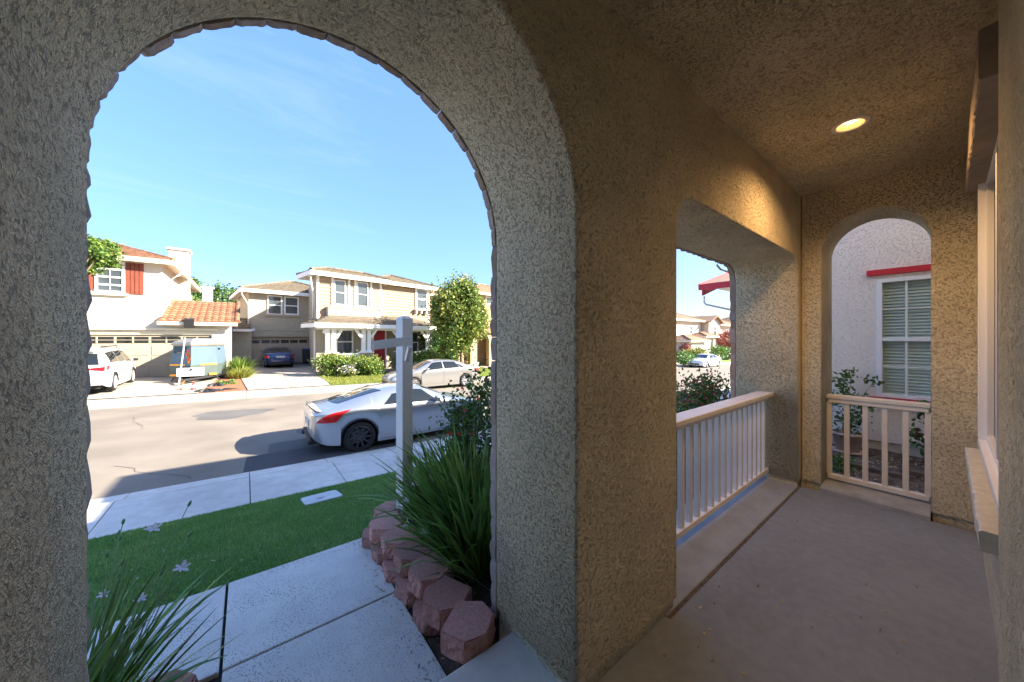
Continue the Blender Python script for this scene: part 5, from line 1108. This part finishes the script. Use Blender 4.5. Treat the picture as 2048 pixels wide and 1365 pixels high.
# bin, cones, bags
bn = thing('wheelie_bin', 'dark blue lidded rubbish bin by the right side of the brown garage door', 'bin', (0, 0, 0), local=True); bp_ = at(614, 726, 26.0); bn.location = bp_
MB().hexa([(-.26, -.26, .05), (.26, -.26, .05), (.26, .26, .05), (-.26, .26, .05), (-.31, -.33, .98), (.31, -.33, .98), (.31, .33, .98), (-.31, .33, .98)]).build('body', M['blackpl'], bn, bevel=.02)
MB().hexa([(-.34, -.38, .98), (.34, -.38, .98), (.34, .36, .98), (-.34, .36, .98), (-.3, -.32, 1.08), (.3, -.32, 1.08), (.3, .36, 1.1), (-.3, .36, 1.1)]).build('lid', M['binbl'], bn, bevel=.02)
for s_ in (-1, 1): MB().lathe([(.0, s_*.3), (.11, s_*.3), (.11, s_*.35), (0, s_*.35)], 16, (0, .25, .11), 'y').build('wheel', M['tyre'], bn)
def cone(px, py, dp, m1, lb):
    p = at(px, py, dp); t = thing('traffic_cone', lb, 'traffic cone', tuple(p), local=True, group='traffic cones by the trailer')
    MB().box(-.15, .15, -.15, .15, 0, .03).build('base', M[m1], t, bevel=.01)
    MB().lathe([(.115, .03), (.075, .20)], 20).build('cone_body', M[m1], t, smooth=True); MB().lathe([(.0755, .20), (.047, .33)], 20).build('white_band', M['plate'], t, smooth=True); MB().lathe([(.047, .33), (.02, .46), (.001, .46)], 20).build('cone_tip', M[m1], t, smooth=True)
cone(365, 786, 14.4, 'coneor', 'faded orange and white traffic cone, the left of two by the blue trailer'); cone(387, 785.5, 14.5, 'conered', 'red and white traffic cone, the right of two by the blue trailer')
tb = thing('black_tarp', 'crumpled black plastic and bags lying in the mulch behind the cones', 'tarp', (-1.6, 20.6, -.68)); r = random.Random(4)
for px, py, sx_, sy_, sz_ in ((412, 783, .5, .3, .10), (430, 773, .45, .3, .12), (447, 779, .5, .15, .05)):
    p = onZ(px, py, -.7); mb = MB(); ph = r.uniform(0, 6)
    def fn(u, v):
        a = 2*math.pi*u; rr_ = v; k = 1+.18*math.sin(5*a+ph)+.1*math.sin(11*a); return (p[0]+sx_*rr_*k*math.cos(a), p[1]+sy_*rr_*k*math.sin(a), -.72+sz_*(1-rr_**2)*(1+.5*math.sin(9*a+5*v)))
    mb.grid(fn, 30, 6); mb.build('bag', M['blackpl'], tb, fix=False)
# ============================================================ TRAILER
tl = thing('travel_trailer', 'old light blue folding trailer with orange strips and white front box', 'trailer', (-2.1, 22.5, -.68), -.13)
x0, x1, yn, ys_, yb_ = -2.98, -1.22, 22.45, 22.95, 25.2; xm = -2.12
def ring(z, s=0.0): return [(x0+s, ys_+s, z), (xm, yn+s, z), (x1-s, ys_+s, z), (x1-s, yb_, z), (x0+s, yb_, z)]
def loft(zs, mt, nm):
    vs = []; 
    for z, s in zs: vs += ring(z, s)
    n = len(zs); fs = [tuple(range(4, -1, -1)), tuple(range(5*(n-1), 5*n))]
    for i in range(n-1):
        for k in range(5): fs.append((i*5+k, i*5+(k+1) % 5, (i+1)*5+(k+1) % 5, (i+1)*5+k))
    return MB().add(vs, fs).build(nm, M[mt], tl)
loft([(-.33, .04), (.22, -.0)], 'trgreen', 'lower_body'); loft([(.22, .0), (1.16, .10)], 'trblue', 'upper_body'); loft([(1.16, .06), (1.22, .03)], 'trimbrown', 'roof_edge'); loft([(1.22, .02), (1.34, .08), (1.52, .42)], 'trgrey', 'roof')
def on_front(side, t0, t1, z0, z1, d=.012, s0=0, s1=0):
    A_ = Vector((xm, yn, 0)); B_ = Vector(((x0 if side < 0 else x1), ys_, 0)); dr_ = B_-A_; nn = Vector((-abs(dr_.y)*(1 if side > 0 else -1)*-1, -abs(dr_.x), 0)).normalized()
    sh = lambda z: max(0, (z-.22)/.94*.10)
    P = []
    for z in (z0, z1):
        for t, dd in ((t0, d), (t1, d), (t1, -.02), (t0, -.02)): q = A_+dr_*t+nn*dd+Vector((0, sh(z)*1.0, 0)); P.append((q.x, q.y, z))
    return MB().hexa(P)
on_front(-1, .25, .99, .20, .27, .02).build('orange_strip', M['orange'], tl); on_front(1, .35, .97, .20, .27, .02).build('orange_strip', M['orange'], tl)
on_front(-1, .65, .99, -.31, -.22, .03).build('orange_strip', M['orange'], tl); on_front(1, .68, .97, -.31, -.22, .03).build('orange_strip', M['orange'], tl)
on_front(-1, .22, .82, .80, 1.08, .015).build('window', M['darkglass'], tl)
MB().box(xm-.012, xm+.012, yn-.03, yn+.02, .25, 1.16).build('front_seam', M['steel'], tl)
mb = MB(); mb.box(x1-.11, x1-.075, 23.5, 23.95, .65, 1.02); mb.build('side_window', M['darkglass'], tl)
MB().box(-2.52, -1.60, 22.02, 22.42, -.28, .12).build('front_box', M['carwhite'], tl, bevel=.02); MB().lathe([(0, 0), (.05, 0), (.05, .03), (0, .03)], 12, (-2.0, 21.99, .04), 'y').build('latch', M['steel'], tl)
mb = MB(); mb.bar((-2.9, 23.2, -.38), (-2.1, 21.2, -.38), .07, .09); mb.bar((-1.3, 23.2, -.38), (-2.1, 21.2, -.38), .07, .09); mb.bar((-2.9, 25, -.38), (-2.9, 23.2, -.38), .07, .09); mb.bar((-1.3, 25, -.38), (-1.3, 23.2, -.38), .07, .09); mb.build('chassis', M['steel'], tl)
for sx in (x0+.15, x1-.15): MB().lathe([(.0, -.1), (.2, -.1), (.29, -.08), (.29, .08), (.2, .1), (0, .1)], 24, (sx, 24.2, -.39), 'y').build('wheel', M['tyre'], tl)
for w_ in [c for c in tl.children if c.name.startswith('wheel')]: pass
for sx in (x0+.12, x1-.1): mb = MB(); mb.bar((sx, 23.1, -.36), (sx+(.25 if sx > xm else -.1), 22.9, -.66), .04, .04); mb.build('stabiliser_jack', M['steel'], tl)
mb = MB(); mb.tube([at(371.5, 775, 15.0), at(378.5, 676, 15.6)], .026, 8); mb.build('leaning_pole', M['carwhite'], tl)
MB().lathe([(.0, -.03), (.055, -.03), (.055, .03), (0, .03)], 14, (-2.1, 21.25, -.42), 'y').build('hitch_light', M['orange'], tl)
fl = random.Random(2)
for k, mn in enumerate(('redfl', 'leafyel', 'redfl', 'orange')):
    mb = MB(); p = at(384+k*1.3, 700+k*5, 15.5); mb.grid(lambda u, v: (p.x+.06*u+.02*math.sin(6*v), p.y+.03*math.sin(5*u), p.z-.28*v), 4, 6); mb.build('flag', M[mn], tl, fix=False)
# ============================================================ CARS
def smoothed(f, x, d, w=((-2, .1), (-1, .25), (0, .3), (1, .25), (2, .1))): return sum(k*f(x+i*d/2) for i, k in w)
class Car:
    def __init__(s, name, label, loc, rot, L, keys, paint, wb, rear_oh, wr, rz=None, group=None, rimmat='rim', spokes=10, arch=1.12, cat='car', track=None, tyre_w=.21):
        s.L = L; s.K = np.array(keys); s.paint = paint; s.wr = wr; s.wx = (rear_oh, rear_oh+wb); s.wz = wr; s.arch = arch*wr
        s.root = thing(name, label, cat, loc, rot, group, local=True); s.rimmat = rimmat; s.spokes = spokes; s.tw = tyre_w
        s.body(); s.wheels()
    def kv(s, x, c): return float(np.interp(x, s.K[:, 0], s.K[:, c]))
    def k(s, x, c):
        x = min(max(x, 0), s.L); d = min(.12, x+.002, s.L-x+.002)
        return smoothed(lambda q: s.kv(q, c), x, d)
    def zlow(s, x):
        z = s.k(x, 6)
        for w in s.wx:
            q = s.arch**2-(x-w)**2
            if q > 0: z = max(z, s.wz*.98+math.sqrt(q))
        return min(z, s.k(x, 2)-.03)
    def poly(s, x, p, V):
        ws, zs, wr, zr, zc, zl = V
        if p > 4: y, z = s.poly(x, 8-p, V); return -y, z
        if p <= 2:
            t = p/2; z = zl+(zs-zl)*t
            f = 1-.07*(1-t)**2.2-.012*(t)**4
            return ws*f, z
        if p <= 3: t = p-2; b = .03*math.sin(math.pi*t)*(1 if zr-zs > .25 else 2); return ws*.988+(wr-ws*.988)*t+b, zs+(zr-zs)*t
        t = p-3; y = wr*(1-t); return y, zc-(zc-zr)*(1-t)**2.0
    def S(s, x, p, off=0):
        V = (s.k(x, 1), s.k(x, 2), s.k(x, 3), s.k(x, 4), s.k(x, 5), s.zlow(x))
        d = .16
        ws_ = ((-1, .25), (0, .5), (1, .25))
        def ev(q): q = max(q, 0) if q >= 0 else 0; return s.poly(x, q, V)
        Y = Z = 0
        dd = d if .3 < p < 3.95 else 0
        for i, k in ws_: y, z = ev(p+i*dd); Y += k*y; Z += k*z
        return Y, Z
    def P(s, x, p, side=-1, off=0):
        y, z = s.S(x, p)
        if off:
            e = .02; y1, z1 = s.S(x, min(p+.06, 4)); y0, z0 = s.S(x, max(p-.06, 0)); ty, tz = y1-y0, z1-z0; l = math.hypot(ty, tz) or 1
            ny, nz = tz/l, -ty/l
            if ny*y < -1e-6 and p < 3: ny, nz = -ny, -nz
            if p >= 3 and nz < 0: ny, nz = -ny, -nz
            xa, xb = max(x-e, 0), min(x+e, s.L); ya, za = s.S(xa, p); yb, zb = s.S(xb, p); dx = xb-xa
            g = ((yb-ya)*ny+(zb-za)*nz)/dx; n = Vector((-g, ny, nz)).normalized()
            return Vector((x, y, z))*1+n*off if side > 0 else Vector((x+n.x*off, -(y+n.y*off), z+n.z*off))
        return Vector((x, y*side, z)) if side > 0 else Vector((x, -y, z))
    def body(s):
        xs = set(np.linspace(0, s.L, int(s.L/.06)).tolist())
        for w in s.wx: xs |= set((w+s.arch*np.sin(np.linspace(-1.5708, 1.5708, 25))*.9999).tolist()); xs |= {w-s.arch-.004, w+s.arch+.004}
        xs |= {.02, .05, s.L-.02, s.L-.05}
        xs = sorted(x for x in xs if 0 <= x <= s.L); ps = [0, .25, .5, .75, 1, 1.25, 1.5, 1.7, 1.85, 2, 2.15, 2.3, 2.5, 2.7, 2.85, 3, 3.15, 3.3, 3.6, 4]
        mb = MB(); n = len(ps); vs = []
        for x in xs:
            row = [s.P(x, p, 1) for p in ps]; vs += row+[Vector((q.x, -q.y, q.z)) for q in row[-2::-1]]
        m = 2*n-1; fs = [(i*m+j, i*m+j+1, (i+1)*m+j+1, (i+1)*m+j) for i in range(len(xs)-1) for j in range(m-1)]
        fs += [tuple(range(m)), tuple(range((len(xs)-1)*m, len(xs)*m))[::-1]]
        mb.add(vs, fs); s.bodyo = mb.build('body', M[s.paint], s.root, smooth=True)
        # dark floor and wheel wells
        w = s.k(s.L*.5, 1)-.27; mb = MB(); mb.box(.15, s.L-.15, -w, w, .19, .55)
        for wx in s.wx:
            for sd in (-1, 1):
                W_ = s.k(wx, 1)-.02; mb.grid(lambda u, v: (wx+(s.arch+.004)*math.cos(math.pi*u), sd*(W_-.30*v), s.wz*.98+(s.arch+.004)*math.sin(math.pi*u)), 16, 2)
        for sd in (-1, 1):
            W_ = s.k(s.L*.5, 1)*.93-.02; mb.box(s.wx[0]+s.arch, s.wx[1]-s.arch, min(sd*W_, sd*(W_-.25)), max(sd*W_, sd*(W_-.25)), .19, .42)
        mb.build('underbody', M['dark'], s.root, fix=False)
    def patch(s, name, xf, p0, p1, mt, off=.006, sides=(-1, 1), nu=12, nv=6, parent=None):
        """xf(v)->(xa,xb) at height fraction v"""
        for sd in sides:
            mb = MB()
            def fn(u, v):
                xa, xb = xf(v); return s.P(xa+(xb-xa)*u, p0+(p1-p0)*v, sd, off)
            mb.grid(fn, nu, nv); mb.build(name, M[mt], parent or s.root, smooth=True, fix=False)
    def across(s, name, x0, x1, pe, mt, off=.006, nu=8, nv=16, bow=0, pe2=None):
        """panel across the centre line from x0..x1"""
        mb = MB(); pe2 = pe if pe2 is None else pe2
        def fn(u, v):
            q = (v*2-1); e = pe+(pe2-pe)*u; p = e+(4-e)*(1-abs(q)); x = x0+(x1-x0)*u+bow*(1-q*q); return s.P(x, min(p, 3.999), 1 if q >= 0 else -1, off)
        mb.grid(fn, nu, nv); return mb.build(name, M[mt], s.root, smooth=True, fix=False)
    def line(s, x0, p0, x1, p1, w=.008, mt='dark', off=.004, sides=(-1, 1), n=14, curve=0):
        for sd in sides:
            mb = MB(); pts = []
            for k in range(n+1): t = k/n; pts.append((x0+(x1-x0)*t+curve*math.sin(math.pi*t), p0+(p1-p0)*t))
            vs = []
            for k, (x, p) in enumerate(pts):
                if abs(p1-p0) > .3: vs += [s.P(x-w/2, p, sd, off), s.P(x+w/2, p, sd, off)]
                else: vs += [s.P(x, p-w*2, sd, off), s.P(x, p+w*2, sd, off)]
            mb.add(vs, [(2*k, 2*k+1, 2*k+3, 2*k+2) for k in range(n)]); mb.build('seam', M[mt], s.bodyo, fix=False)
    def wheels(s):
        r = s.wr; tw = s.tw
        for wx in s.wx:
            for sd in (-1, 1):
                Y = sd*(s.k(wx, 1)-.035-tw/2); c = (wx, Y, r)
                prof = [(r*.70, -tw/2+.01), (r*.80, -tw/2-.004), (r*.94, -tw/2+.006), (r, -tw/2+.035), (r, tw/2-.035), (r*.94, tw/2-.006), (r*.80, tw/2+.004), (r*.70, tw/2-.01)]
                w = MB().lathe(prof, 40, c, 'y').build('wheel', M['tyre'], s.root, smooth=True)
                mb = MB().lathe([(r*.715, sd*tw/2-sd*.004), (r*.69, sd*tw/2+sd*.002), (r*.655, sd*tw/2-sd*.02), (r*.64, -sd*tw*.3), (.02, -sd*tw*.3)], 40, c, 'y')
                n = s.spokes
                for k in range(n):
                    a = 2*math.pi*k/n; d = Vector((math.cos(a), 0, math.sin(a))); A_ = Vector(c)+d*r*.14+Vector((0, sd*(tw/2-.035), 0)); B_ = Vector(c)+d*r*.67+Vector((0, sd*(tw/2-.012), 0))
                    mb.bar(A_, B_, .030 if n > 8 else .045, .022, (0, 1, 0))
                mb.lathe([(.001, sd*(tw/2-.015)), (r*.18, sd*(tw/2-.02)), (r*.2, sd*(tw/2-.06))], 20, c, 'y'); mb.build('rim', M[s.rimmat], w, smooth=False, fix=False)
                MB().lathe([(.02, -sd*tw*.15), (r*.46, -sd*tw*.15), (r*.46, -sd*tw*.10), (.02, -sd*tw*.10)], 24, c, 'y').build('brake_disc', M['greypl'], w)
    def mirror(s, x, p, mt=None):
        for sd in (-1, 1):
            q = s.P(x, p, sd, 0); mb = MB(); y = abs(q.y); Yf = lambda a: sd*(y+a)
            mb.hexa([(x-.04, Yf(.05), q.z), (x+.07, Yf(.04), q.z), (x+.05, Yf(.21), q.z+.01), (x-.05, Yf(.20), q.z+.01), (x-.05, Yf(.05), q.z+.13), (x+.05, Yf(.05), q.z+.12), (x+.03, Yf(.2), q.z+.12), (x-.05, Yf(.2), q.z+.13)])
            mb.bar((x, Yf(-.03), q.z-.02), (x, Yf(.08), q.z+.03), .05, .04)
            mb.build('door_mirror', M[mt or s.paint], s.root, smooth=False, bevel=.02)
# ---- silver coupe
gz = lambda x, y: street_z(x)+0.05*(1-((y-12.36)/4.74)**2)
ck = [(0, .62, .82, .48, .88, .91, .42), (.04, .72, .86, .6, .925, .955, .36), (.12, .82, .885, .68, .955, .985, .29), (.3, .885, .90, .66, .965, 1.0, .235), (.55, .91, .925, .62, 1.02, 1.065, .21), (.87, .925, .935, .58, 1.11, 1.15, .19), (1.3, .915, .925, .56, 1.22, 1.26, .17),
      (1.75, .90, .905, .55, 1.275, 1.315, .165), (2.1, .888, .895, .555, 1.28, 1.32, .165), (2.4, .885, .89, .57, 1.245, 1.285, .165), (2.7, .885, .885, .61, 1.12, 1.16, .165), (3.02, .89, .875, .70, .955, 1.0, .165), (3.42, .925, .85, .70, .90, .945, .17), (3.8, .895, .765, .66, .83, .875, .18), (4.05, .82, .66, .58, .72, .76, .2), (4.18, .70, .56, .48, .62, .65, .24), (4.25, .5, .48, .38, .52, .54, .3)]
cx_, cy_ = 1.05, 8.62
cp = Car('silver_coupe', 'silver two-door sports coupe with black wheels parked at the near kerb', (cx_, cy_, gz(cx_+2, 7.9)-.02), 0, 4.25, ck, 'silver', 2.55, .87, .33, rimmat='blackrim', spokes=10, arch=1.13, tyre_w=.25)
cp.patch('side_window', lambda v: (1.92+.0*v, 2.74-.40*v), 2.12, 2.86, 'carglass'); cp.patch('quarter_window', lambda v: (1.36+.25*v, 1.86), 2.14+.0, 2.72, 'carglass')
cp.across('windscreen', 3.02, 2.38, 3.02, 'carglass', bow=.06, pe2=3.0); cp.across('rear_window', .52, 1.42, 3.25, 'carglass', bow=-.10, pe2=3.06)
cp.line(1.93, .25, 1.86, 2.1, curve=-.10); cp.line(3.02, .25, 2.98, 2.0, curve=.09); cp.line(.62, 1.1, .62, 1.1001); cp.line(1.30, .12, 3.0, .12, .004)
cp.patch('tail_lamp', lambda v: (.07+.30*v*v, .40+.30*v), 1.45, 2.12, 'tail', .010)
cp.across('number_plate', .0, .001, 3.3, 'plate')
MB().box(-.018, .004, -.26, .26, .58, .70).build('number_plate_panel', M['plate'], cp.root)
MB().box(-.02, .03, -.55, .55, .30, .40).build('rear_diffuser', M['blackpl'], cp.root)
for sd in (-1, 1): MB().lathe([(.045, -.06), (.05, .04), (.042, .04), (.03, -.03)], 16, (0, 0, 0)).build('tmp', M['dark'], None)
for o in [o for o in bpy.data.objects if o.name.startswith('tmp')]: bpy.data.objects.remove(o)
for sd in (-1, 1): mb = MB(); mb.tube([(-.05, sd*.5, .30), (.2, sd*.5, .31)], .05, 14); mb.build('exhaust_tip', M['blackpl'], cp.root, smooth=True)
mb = MB(); mb.grid(lambda u, v: (.0+.16*v+.07*(u*2-1)**2, (u*2-1)*.72, .975+.035*(1-v)-.045*(u*2-1)**2), 16, 3); mb.grid(lambda u, v: (.0+.16*v+.07*(u*2-1)**2, (u*2-1)*.72, .955+.030*(1-v)-.045*(u*2-1)**2), 16, 3); mb.build('spoiler', M['silver'], cp.root, smooth=True)
cp.patch('headlamp', lambda v: (3.78-.1*v, 4.12), 1.85, 2.5, 'clearlamp', .01); cp.mirror(2.62, 2.12)
for sd in (-1,):
    q = cp.P(1.98, 1.55, sd, .015); mb = MB(); mb.bar(q+Vector((-.03, 0, .08)), q+Vector((.05, 0, -.05)), .02, .05, (0, 1, 0)); mb.build('door_handle', M['chrome'], cp.root, bevel=.006)
    q = cp.P(3.13, 1.35, sd, .005); MB().lathe([(0, 0), (.026, 0), (.026, -.012), (0, -.012)], 14, tuple(q), 'y').build('side_badge', M['blackpl'], cp.root)
# ---- champagne sedan
sk = [(0, .55, .78, .45, .86, .9, .45), (.05, .70, .88, .6, .96, 1.0, .36), (.15, .82, .93, .70, 1.03, 1.07, .28), (.45, .89, .95, .70, 1.08, 1.12, .22), (.75, .905, .955, .66, 1.13, 1.17, .2), (1.1, .91, .955, .60, 1.27, 1.31, .18), (1.5, .91, .95, .58, 1.375, 1.42, .17), (2.1, .91, .94, .59, 1.41, 1.455, .17), (2.6, .91, .93, .59, 1.395, 1.44, .17),
      (3.0, .905, .92, .61, 1.28, 1.33, .17), (3.35, .90, .905, .66, 1.12, 1.17, .17), (3.65, .90, .89, .74, 1.0, 1.04, .17), (4.1, .895, .83, .74, .91, .96, .18), (4.45, .86, .74, .70, .83, .87, .2), (4.7, .76, .64, .62, .73, .76, .24), (4.83, .6, .55, .48, .6, .63, .3)]
def sedan(name, label, loc, rot, paint, group=None, dark=False, spokes=8):
    c = Car(name, label, loc, rot, 4.83, sk, paint, 2.795, .98, .325, group=group, rimmat='rim', spokes=spokes, arch=1.12)
    c.patch('rear_door_window', lambda v: (1.32+.22*v, 2.20), 2.14, 2.86, 'carglass'); c.patch('front_door_window', lambda v: (2.27, 3.32-.52*v), 2.14, 2.86, 'carglass'); c.patch('quarter_window', lambda v: (1.02+.3*v, 1.24+.22*v), 2.16, 2.6, 'carglass')
    c.across('windscreen', 3.62, 2.78, 3.03, 'carglass', bow=.05); c.across('rear_window', .70, 1.36, 3.1, 'carglass', bow=-.06)
    c.line(2.24, .3, 2.23, 2.1); c.line(3.34, .3, 3.36, 2.05, curve=.05); c.line(1.36, .9, 1.22, 2.05, curve=-.1)
    c.patch('tail_lamp', lambda v: (.03, .32+.06*v), 1.40, 2.0, 'tail', .01); c.patch('headlamp', lambda v: (4.35, 4.74), 1.65, 2.4, 'clearlamp', .01)
    c.line(1.42, .35, 3.35, .35, .006, 'chrome' if not dark else 'dark'); c.mirror(3.15, 2.14)
    for x in (1.75, 2.75): q = c.P(x, 1.62, -1, .012); mb = MB(); mb.bar(q-Vector((.09, 0, 0)), q+Vector((.09, 0, 0)), .03, .025); mb.build('door_handle', M['chrome'] if not dark else M[paint], c.root)
    MB().box(-.02, .01, -.26, .26, .74, .86).build('number_plate', M['plate'], c.root); MB().box(4.80, 4.845, -.45, .45, .36, .50).build('grille', M['blackpl'], c.root); MB().box(-.015, .2, -.6, .6, .28, .42).build('rear_bumper_insert', M['blackpl'], c.root)
    MB().lathe([(0, 0), (.045, 0), (.045, .01), (0, .01)], 16, (0, 0, 0)).build('badge', M['chrome'], c.root).location = (.03, 0, .96)
    return c
sd_ = sedan('champagne_sedan', 'champagne-coloured four-door sedan with silver wheels parked across the street', (10.0, 16.35, gz(8.5, 15.6)), math.pi, 'champagne', spokes=10)
# dark front bonnet edge reflection is natural; number plate blank as in photo
bp2 = onZ(554, 739, -.60); bs_ = sedan('blue_sedan', 'dark blue sedan parked nose-in before the brown garage door', (bp2[0]+.2, bp2[1], far_z(1.5, 28)+.03), math.radians(92), 'blue', dark=True)
fs_ = sedan('far_silver_car', 'pale silver car parked far down the street, front towards us', (41.8, 16.3, street_z(39)), math.pi, 'carwhite')
# ---- white minivan
vk = [(0, .80, .95, .62, 1.05, 1.08, .42), (.04, .90, 1.0, .68, 1.18, 1.2, .34), (.12, .95, 1.05, .72, 1.35, 1.4, .28), (.3, .975, 1.06, .71, 1.55, 1.62, .24), (.5, .985, 1.06, .71, 1.62, 1.69, .22), (1.2, .99, 1.05, .72, 1.67, 1.74, .2), (2.4, .99, 1.03, .72, 1.68, 1.75, .19), (3.2, .99, 1.02, .71, 1.62, 1.69, .19), (3.6, .985, 1.01, .72, 1.47, 1.53, .19),
      (4.0, .98, 1.0, .76, 1.25, 1.31, .19), (4.25, .975, .98, .8, 1.12, 1.17, .19), (4.7, .93, .86, .76, .98, 1.03, .2), (5.0, .82, .72, .66, .82, .87, .24), (5.15, .62, .6, .5, .66, .7, .3)]
vz = far_z(-5, 21.5)+.03
vn = Car('white_minivan', 'white minivan parked on the left driveway, rear end towards the street', (-5.05, 19.35, vz), math.radians(91), 5.15, vk, 'carwhite', 3.06, 1.05, .36, rimmat='rim', spokes=10, arch=1.1)
vn.patch('rear_quarter_window', lambda v: (.40+.1*v, 1.45), 2.16, 2.84, 'carglass'); vn.patch('sliding_door_window', lambda v: (1.52, 2.62), 2.14, 2.86, 'carglass'); vn.patch('front_door_window', lambda v: (2.70, 4.0-.62*v), 2.12, 2.84, 'carglass')
vn.across('windscreen', 4.2, 3.3, 3.03, 'carglass', bow=.05); vn.line(1.5, .3, 1.47, 2.1); vn.line(2.66, .3, 2.66, 2.1); vn.line(3.95, .3, 4.05, 2.05)
vn.line(1.45, 1.75, 2.6, 1.75, .005, 'dark')
mb = MB(); mb.grid(lambda u, v: (-.006+.006*v+.24*v*v+.015*(u*2-1)**2*1, (u*2-1)*(.74-.08*v), 1.10+.42*v), 10, 6); mb.build('rear_window', M['carglass'], vn.root, smooth=True, fix=False)
for sd in (-1, 1):
    mb = MB(); mb.hexa([(-.015, sd*.36, .93), (-.01, sd*.84, .86), (.12, sd*.955, .90), (.05, sd*.4, .93), (-.015, sd*.36, .97), (-.01, sd*.84, 1.02), (.20, sd*.975, 1.06), (.05, sd*.4, .97)]); mb.build('tail_lamp', M['tail'], vn.root)
    mb = MB(); mb.bar((.9, sd*.62, 1.76), (3.0, sd*.62, 1.77), .05, .04); mb.build('roof_rail', M['blackpl'], vn.root)
MB().box(-.03, .1, -.80, .80, .33, .50).build('rear_bumper', M['greypl'], vn.root, bevel=.02); MB().box(-.022, .0, -.27, .27, .72, .86).build('number_plate', M['plate'], vn.root); vn.mirror(3.75, 2.12, 'blackpl')
MB().hexa([(.10, -.66, 1.60), (.45, -.66, 1.70), (.45, .66, 1.70), (.10, .66, 1.60), (.08, -.62, 1.63), (.45, -.62, 1.74), (.45, .62, 1.74), (.08, .62, 1.63)]).build('spoiler', M['carwhite'], vn.root)
for q in (1.3, 3.0): mb = MB(); q_ = vn.P(q, 1.72, -1, .012); mb.bar(q_-Vector((.1, 0, 0)), q_+Vector((.1, 0, 0)), .03, .03); mb.build('door_handle', M['carwhite'], vn.root)
